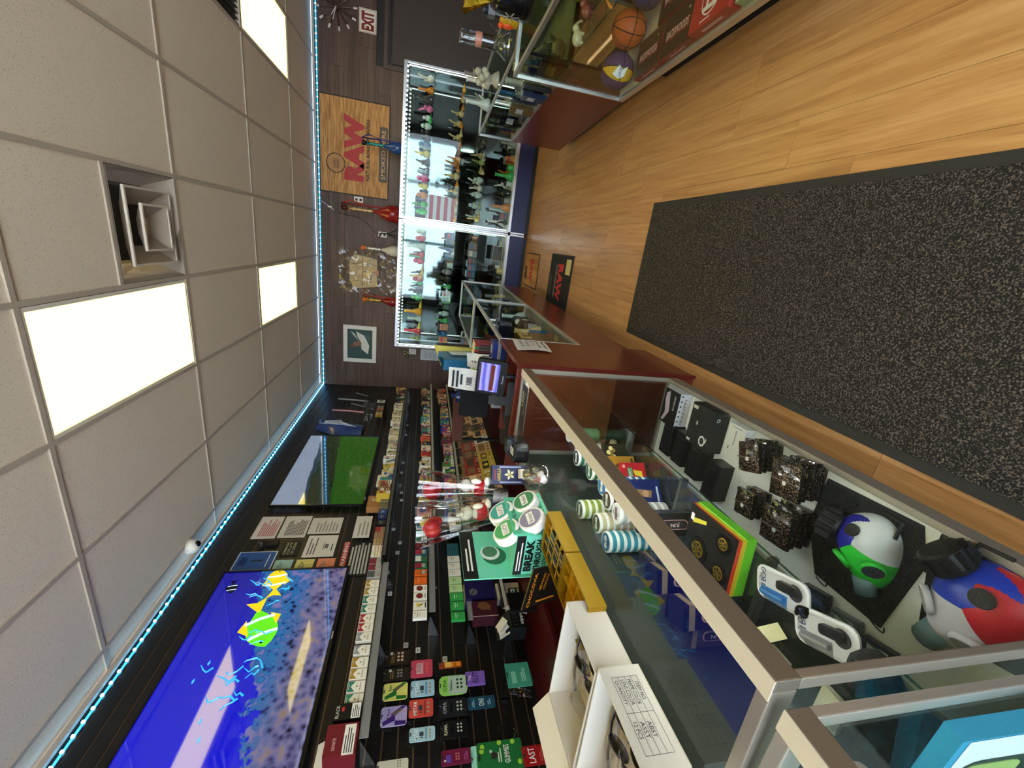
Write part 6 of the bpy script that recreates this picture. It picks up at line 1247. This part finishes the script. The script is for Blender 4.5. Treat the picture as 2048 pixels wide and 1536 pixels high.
# ------------------------------------------------------------------ right-hand showcase contents
def basketball(label, x, y, z, r, c1, c2, c3, a, patch=None):
    t = thing('basketball', label, 'basketball', at(x, y, z) @ rz(a)); nu, nv = 32, 18; vs = []; fs = {0: [], 1: [], 2: []}
    for j in range(nv + 1):
        ph = PI * j / nv
        for i in range(nu): th = 2 * PI * i / nu; vs.append((r * max(.001, math.sin(ph)) * math.cos(th), r * max(.001, math.sin(ph)) * math.sin(th), -r * math.cos(ph)))
    for j in range(nv):
        for i in range(nu): fs[(i // 4) % 3 if c1 != c2 else 0].append((j * nu + i, j * nu + (i + 1) % nu, (j + 1) * nu + (i + 1) % nu, (j + 1) * nu + i))
    b = B(); b.add(vs, fs[0], M(c1, .6))
    for k, c in ((1, c2), (2, c3)):
        i_ = b.mi(M(c, .6))
        for f in fs[k]: b.f.append(list(f)); b.m.append(i_)
    b.obj('ball', t, smooth=True); sm = M('1a1414', .6)
    for k, T in enumerate((Matrix(), rx(90), ry(90), rz(45) @ rx(90) @ at(0, 0, 0))): B().tube([(r * 1.002 * math.cos(q * PI / 16), r * 1.002 * math.sin(q * PI / 16), 0) for q in range(33)], .0025, sm, 4, T).obj('seam', t)
    if patch:
        T = rz(-150) @ ry(80) @ at(0, 0, r * .985); b = B(); b.poly([(-.04, -.02), (-.01, .03), (.012, .01), (.04, .03), (.03, -.02), (0, -.035)], M('e4e0da'), .004, T); b.text(patch, 0, -.002, .05, .016, M('2a2a60'), .0046, T @ rz(90)); b.obj('logo', t)
basketball('purple and yellow basketball in the corner of the right showcase', 1.075, 2.745, .362, .095, '4a2f5a', 'd0a01c', '4a2f5a', 40, 'LAKERS')
basketball('orange basketball behind the purple one', 1.255, 2.675, .362, .094, 'b8541c', 'b8541c', 'b8541c', 10)
basketball('navy and brown basketball at the back of the right showcase', 1.37, 2.51, .358, .09, '2a2f58', '7a3a24', '2a2f58', 70)
def flatbox(label, x0, x1, y0, y1, top, side, draw, h=.045):
    b = B().bb((x0, y0, .2665), (x1, y1, .2665 + h), M(side, .4)); T = fr(((x0 + x1) / 2, (y0 + y1) / 2, .267 + h), (0, -1, 0), (1, 0, 0)); b.rect(0, 0, y1 - y0, x1 - x0, M(top, .4), .0004, T); draw(b, T, y1 - y0, x1 - x0)
    S = fr((x0, (y0 + y1) / 2, .2665 + h / 2), (0, -1, 0), (0, 0, 1)); b.rect(0, 0, (y1 - y0) * .5, h * .25, M('c89090'), .0006, S); return tag(b.obj('cigar_carton', None, None), label, 'carton', 'flat cartons in the right showcase')
def d_bw(b, T, w, d):
    b.text('BACKWOODS', 0, .0, .7 * w, .2 * d, M('e8c8c0'), .0012, T); b.text('BACKWOODS', .004, -.006, .74 * w, .26 * d, M('b83038'), .0008, T); b.rect(.3 * w, .3 * d, .05 * w, .05 * d, M('b8b4ac'), .0008, T)
for k, (x0, y0) in enumerate(((.99, 2.33), (.99, 2.055), (1.175, 2.15), (1.175, 1.875))):
    flatbox('flat black carton with red lettering, %s of the four' % ('far front', 'near front', 'far back', 'near back')[k], x0, x0 + .175, y0, y0 + .262, '241a16', '8a1c20', d_bw)
def d_rd(b, T, w, d):
    b.lathe([(.34 * d, .001), (.31 * d, .0013)], WHITE, T, 28, cap=False)
    for q in (-.12, .12): b.rect(q * d, 0, .08 * d, .4 * d, M('e8dcd8'), .001, T)
    b.rect(0, -.18 * d, .5 * d, .1 * d, M('e8dcd8'), .0012, T); b.lines(0, -.4 * d, .4 * w, .08 * d, 1, M('e0c0c0'), .001, T)
flatbox('flat bright red carton with a white ring emblem', .99, 1.168, 1.785, 2.045, 'b01a22', 'a8181f', d_rd, .06)
flatbox('pale green flat carton at the near end of the right showcase', .99, 1.2, 1.5, 1.76, 'b0bc8a', '9aa878', lambda b, T, w, d: b.rect(0, 0, w * .6, d * .6, M('c8d0a8'), .001, T))
for k, (x, y, c, nm) in enumerate(((1.12, 2.6, 'c8bc8a', 'cream elephant'), (1.2, 2.5, '8a4a3a', 'rust'), (1.24, 2.36, '6a8a9a', 'grey blue'), (1.18, 2.22, 'b8b4ae', 'pale'), (1.3, 2.3, '8a6a4a', 'tan'), (1.14, 2.12, 'd07a2a', 'orange'))):
    t = thing('small_figurine', nm + ' glass figurine on the shelf of the right showcase', 'figurine', at(x, y, .6465) @ rz(30 * k)); m = M(c, .2)
    b = B(); b.ball((0, 0, .03), (.04, .026, .028), m); b.obj('body', t, smooth=True); B().ball((.04, 0, .045), (.02, .018, .02), m).obj('head', t, smooth=True); b = B()
    for sx in (-.02, .02): B().tube([(sx, -.012, .02), (sx, -.014, 0)], .008, m, 6).obj('leg', t); B().tube([(sx, .012, .02), (sx, .014, 0)], .008, m, 6).obj('leg', t)
    B().tube([(.056, 0, .05), (.075, 0, .03), (.08, 0, .015)], .006, m, 6).obj('trunk', t)
for k in range(14):
    c = ('141a2c', '1a1c22', '2a3a5a', '101214', '3a4a58', '8a8f96', '6a5a3a')[k % 7]; h = .16 + .05 * ((k * 5) % 4) / 3
    b = B().box((0, 0, h / 2), (.03, .10, h), M(c, .25)); b.rect(0, .02, .07, h * .3, M(('b8c0cc', '9a8a4a', '4a8aa8')[k % 3], .3), .0006, fr((-.015, 0, h / 2), (0, -1, 0), (0, 0, 1)))
    y = 4.55 - .125 * k; x = 1.035 + (4.72 - y) * -.035
    tag(b.obj('wrapped_pack', None, at(x + .07 + .03 * (k % 3), y, .6205) @ rz(12 * ((k * 3) % 5 - 2))), 'dark foil wrapped pack standing in the right counter, %s from the far end' % ordw(k + 1), 'pack', 'foil packs in the right counter')
for k in range(10):
    c = ('b8c8c8', 'c8b45a', '4a8aa0', '9aa8b0', 'd8d8d4')[k % 5]; y = 4.5 - .16 * k; x = 1.035 + (4.72 - y) * -.035
    o = link('glass_pipe', item_mesh(('bong', 'bubbler')[k % 2], {'b8c8c8': 'b8ccc8', 'c8b45a': 'c8b47a', '4a8aa0': '1f5a8a', '9aa8b0': '8a8f92', 'd8d8d4': 'd8d8d0'}[c]), None, at(x + .27, y, .6205) @ rz(37 * k) @ Matrix.Scale(1.5, 4)); tag(o, '%s glass pipe at the back of the right counter, %s from the far end' % (('clear', 'honey', 'blue', 'grey', 'white')[k % 5], ordw(k + 1)), 'glass pipe', 'glass pipes in the right counter')
for k in range(9):
    y = 2.75 - .13 * k; c = ('b8942e', '6a1c2c', '2a6a9a', '1a2238', '9aa0a8', '8a3a2a', '5a4a7a', '2a5a4a', 'b8b0a0')[k]
    b = B().rbox((0, 0, .05), (.09, .022, .1), .01, M(c, .25)); b.disc(0, .055, .025, M('d8d0c8'), .0006, at(0, -.011, 0) @ rx(90)); tag(b.obj('foil_pouch', None, at(1.37, y, .6465) @ rz(80)), '%s foil pouch on the shelf of the right showcase' % ('gold', 'maroon', 'blue', 'navy', 'silver', 'rust', 'violet', 'dark green', 'beige')[k], 'pouch', 'foil pouches in the right showcase')
# on top of the right-hand counters
t = thing('glass_bong', 'tall clear glass water pipe with a flared base on the right counter', 'water pipe', at(1.21, 3.12, .966)); B().lathe([(.085, 0), (.09, .006), (.05, .06), (.038, .09), (.036, .30), (.042, .32)], glass('bong_glass', (.9, .92, .9), .1, .8), n=22).obj('tube', t, smooth=True); B().tube([(.04, 0, .06), (.1, 0, .13)], .01, GLASS, 8).obj('downstem', t, smooth=True); B().lathe([(.037, .18), (.039, .19), (.039, .21), (.037, .22)], M('c88a7a', .3), n=18).obj('decal', t)
t = thing('grape_pipe', 'frosted glass grape cluster water pipe at the edge of the right counter', 'water pipe', at(1.15, 3.52, .966)); FRO = M('b4b4a0', .25)
b = B().lathe([(.05, 0), (.055, .01), (.02, .06)], FRO, n=16); b.obj('foot', t, smooth=True)
for k in range(11): B().ball((.035 * math.cos(k * 2.4) * (k % 4 > 0), .035 * math.sin(k * 2.4) * (k % 4 > 0), .075 + .016 * (k // 2)), .026, FRO).obj('grape', t, smooth=True)
B().lathe([(.012, .16), (.012, .24), (.02, .25)], M('8a8478', .2), n=10).obj('neck', t, smooth=True)
for q in range(4): B().poly([(0, 0), (.03, .02), (.05, 0), (.03, -.02)], M('c4c8c8', .2), 0, at(0, 0, .17) @ rz(90 * q) @ ry(-30)).obj('leaf', t)
t = thing('figure_pipe', 'yellow and orange cartoonish glass water pipe on the right counter', 'water pipe', at(1.25, 2.86, .966)); B().lathe([(.045, 0), (.05, .01), (.05, .09), (.03, .11)], M('c8a01c', .2), n=16).obj('body', t, smooth=True); b = B(); b.ball((-.045, 0, .06), (.018, .02, .035), M('e8541c', .35)); b.ball((-.05, 0, .1), .016, M('e8541c', .35)); b.obj('figure', t, smooth=True); B().lathe([(.02, .11), (.018, .2), (.022, .21)], M('2a2f3a', .25), n=12).obj('neck', t, smooth=True); B().box((0, 0, .16), (.045, .05, .04), M('6a7078', .3)).obj('collar', t)
t = thing('gold_bag', 'black display bag with a gold foil top on the right counter', 'bag', at(1.16, 2.52, .966)); B().lathe([(.09, 0), (.1, .02), (.09, .16), (.05, .2)], M('0e0c0e', .2), n=18, sx=.6).obj('bag', t, smooth=True); b = B(); rr = random.Random(1)
b.grid(lambda u, v: ((.03 + .07 * v) * math.cos(u * 2 * PI) * (1 + .3 * math.sin(u * 40)) * .7, (.03 + .07 * v) * math.sin(u * 2 * PI) * (1 + .3 * math.sin(u * 40)), .2 + .12 * v + rr.uniform(0, .02)), 30, 5, M('b8962a', .22, .9)); b.obj('foil_top', t)
b = B()
for q in range(7): b.rect(0, .03, .006, .04, M('d8d0b8'), .001, fr((-.062, 0, .1), (0, -1, 0), (0, 0, 1)) @ rz(51 * q))
b.obj('print', t)
for k, (x, y) in enumerate(((1.1, 3.95), (1.3, 4.1), (1.24, 4.4))):
    o = link('water_pipe', item_mesh('bong', ('b8ccc8', 'd8d8d0', '8a8f92')[k]), None, at(x, y, .966) @ Matrix.Scale(1.2, 4)); tag(o, '%s glass water pipe standing on the far half of the right counter' % ('clear', 'white', 'grey')[k], 'water pipe')

# ------------------------------------------------------------------ goods in the far left counters
for k in range(22):
    y = 2.46 + .125 * k; x = -.515 + (y - 2.345) * .018; c = ('8a9098', '3a3f4a', 'c4a49c', '2a2c34', 'b8bcc4', '6a7a9a', '9a8a6a')[k % 7]; kd = ('box', 'bong', 'jar', 'box', 'figure')[k % 5]
    if 0 < k < 4: continue
    mm = {'8a9098': '8a8f92', '3a3f4a': '2a2c2e', 'c4a49c': 'd8d8d0', '2a2c34': '2a2c2e', 'b8bcc4': 'b8ccc8', '6a7a9a': '1f5a8a', '9a8a6a': 'c8b47a'}[c]
    o = link(KN[kd].replace(' ', '_'), item_mesh(kd, mm), None, at(x - .13, y, .4525) @ rz(90 + 20 * (k % 3)) @ Matrix.Scale(1.35, 4)); tag(o, '%s %s in the far left counters, %s from the checkout stand' % (CNM[mm], KN[kd], ordw(k + 1)), KN[kd], 'goods in the far left counters')
t = thing('carved_case', 'tan carved wooden case with a handle inside the counter behind the checkout', 'case', at(-.60, 2.66, .4525) @ rz(-1)); b = B().bb((-.12, -.14, 0), (.04, .16, .22), M('8a6a48', .6)); b.obj('body', t)
b = B(); b.tube([(.05, -.06, .24), (.05, -.06, .30), (.05, .06, .30), (.05, .06, .24)], .012, M('b8945a', .5), 8); b.obj('handle', t)
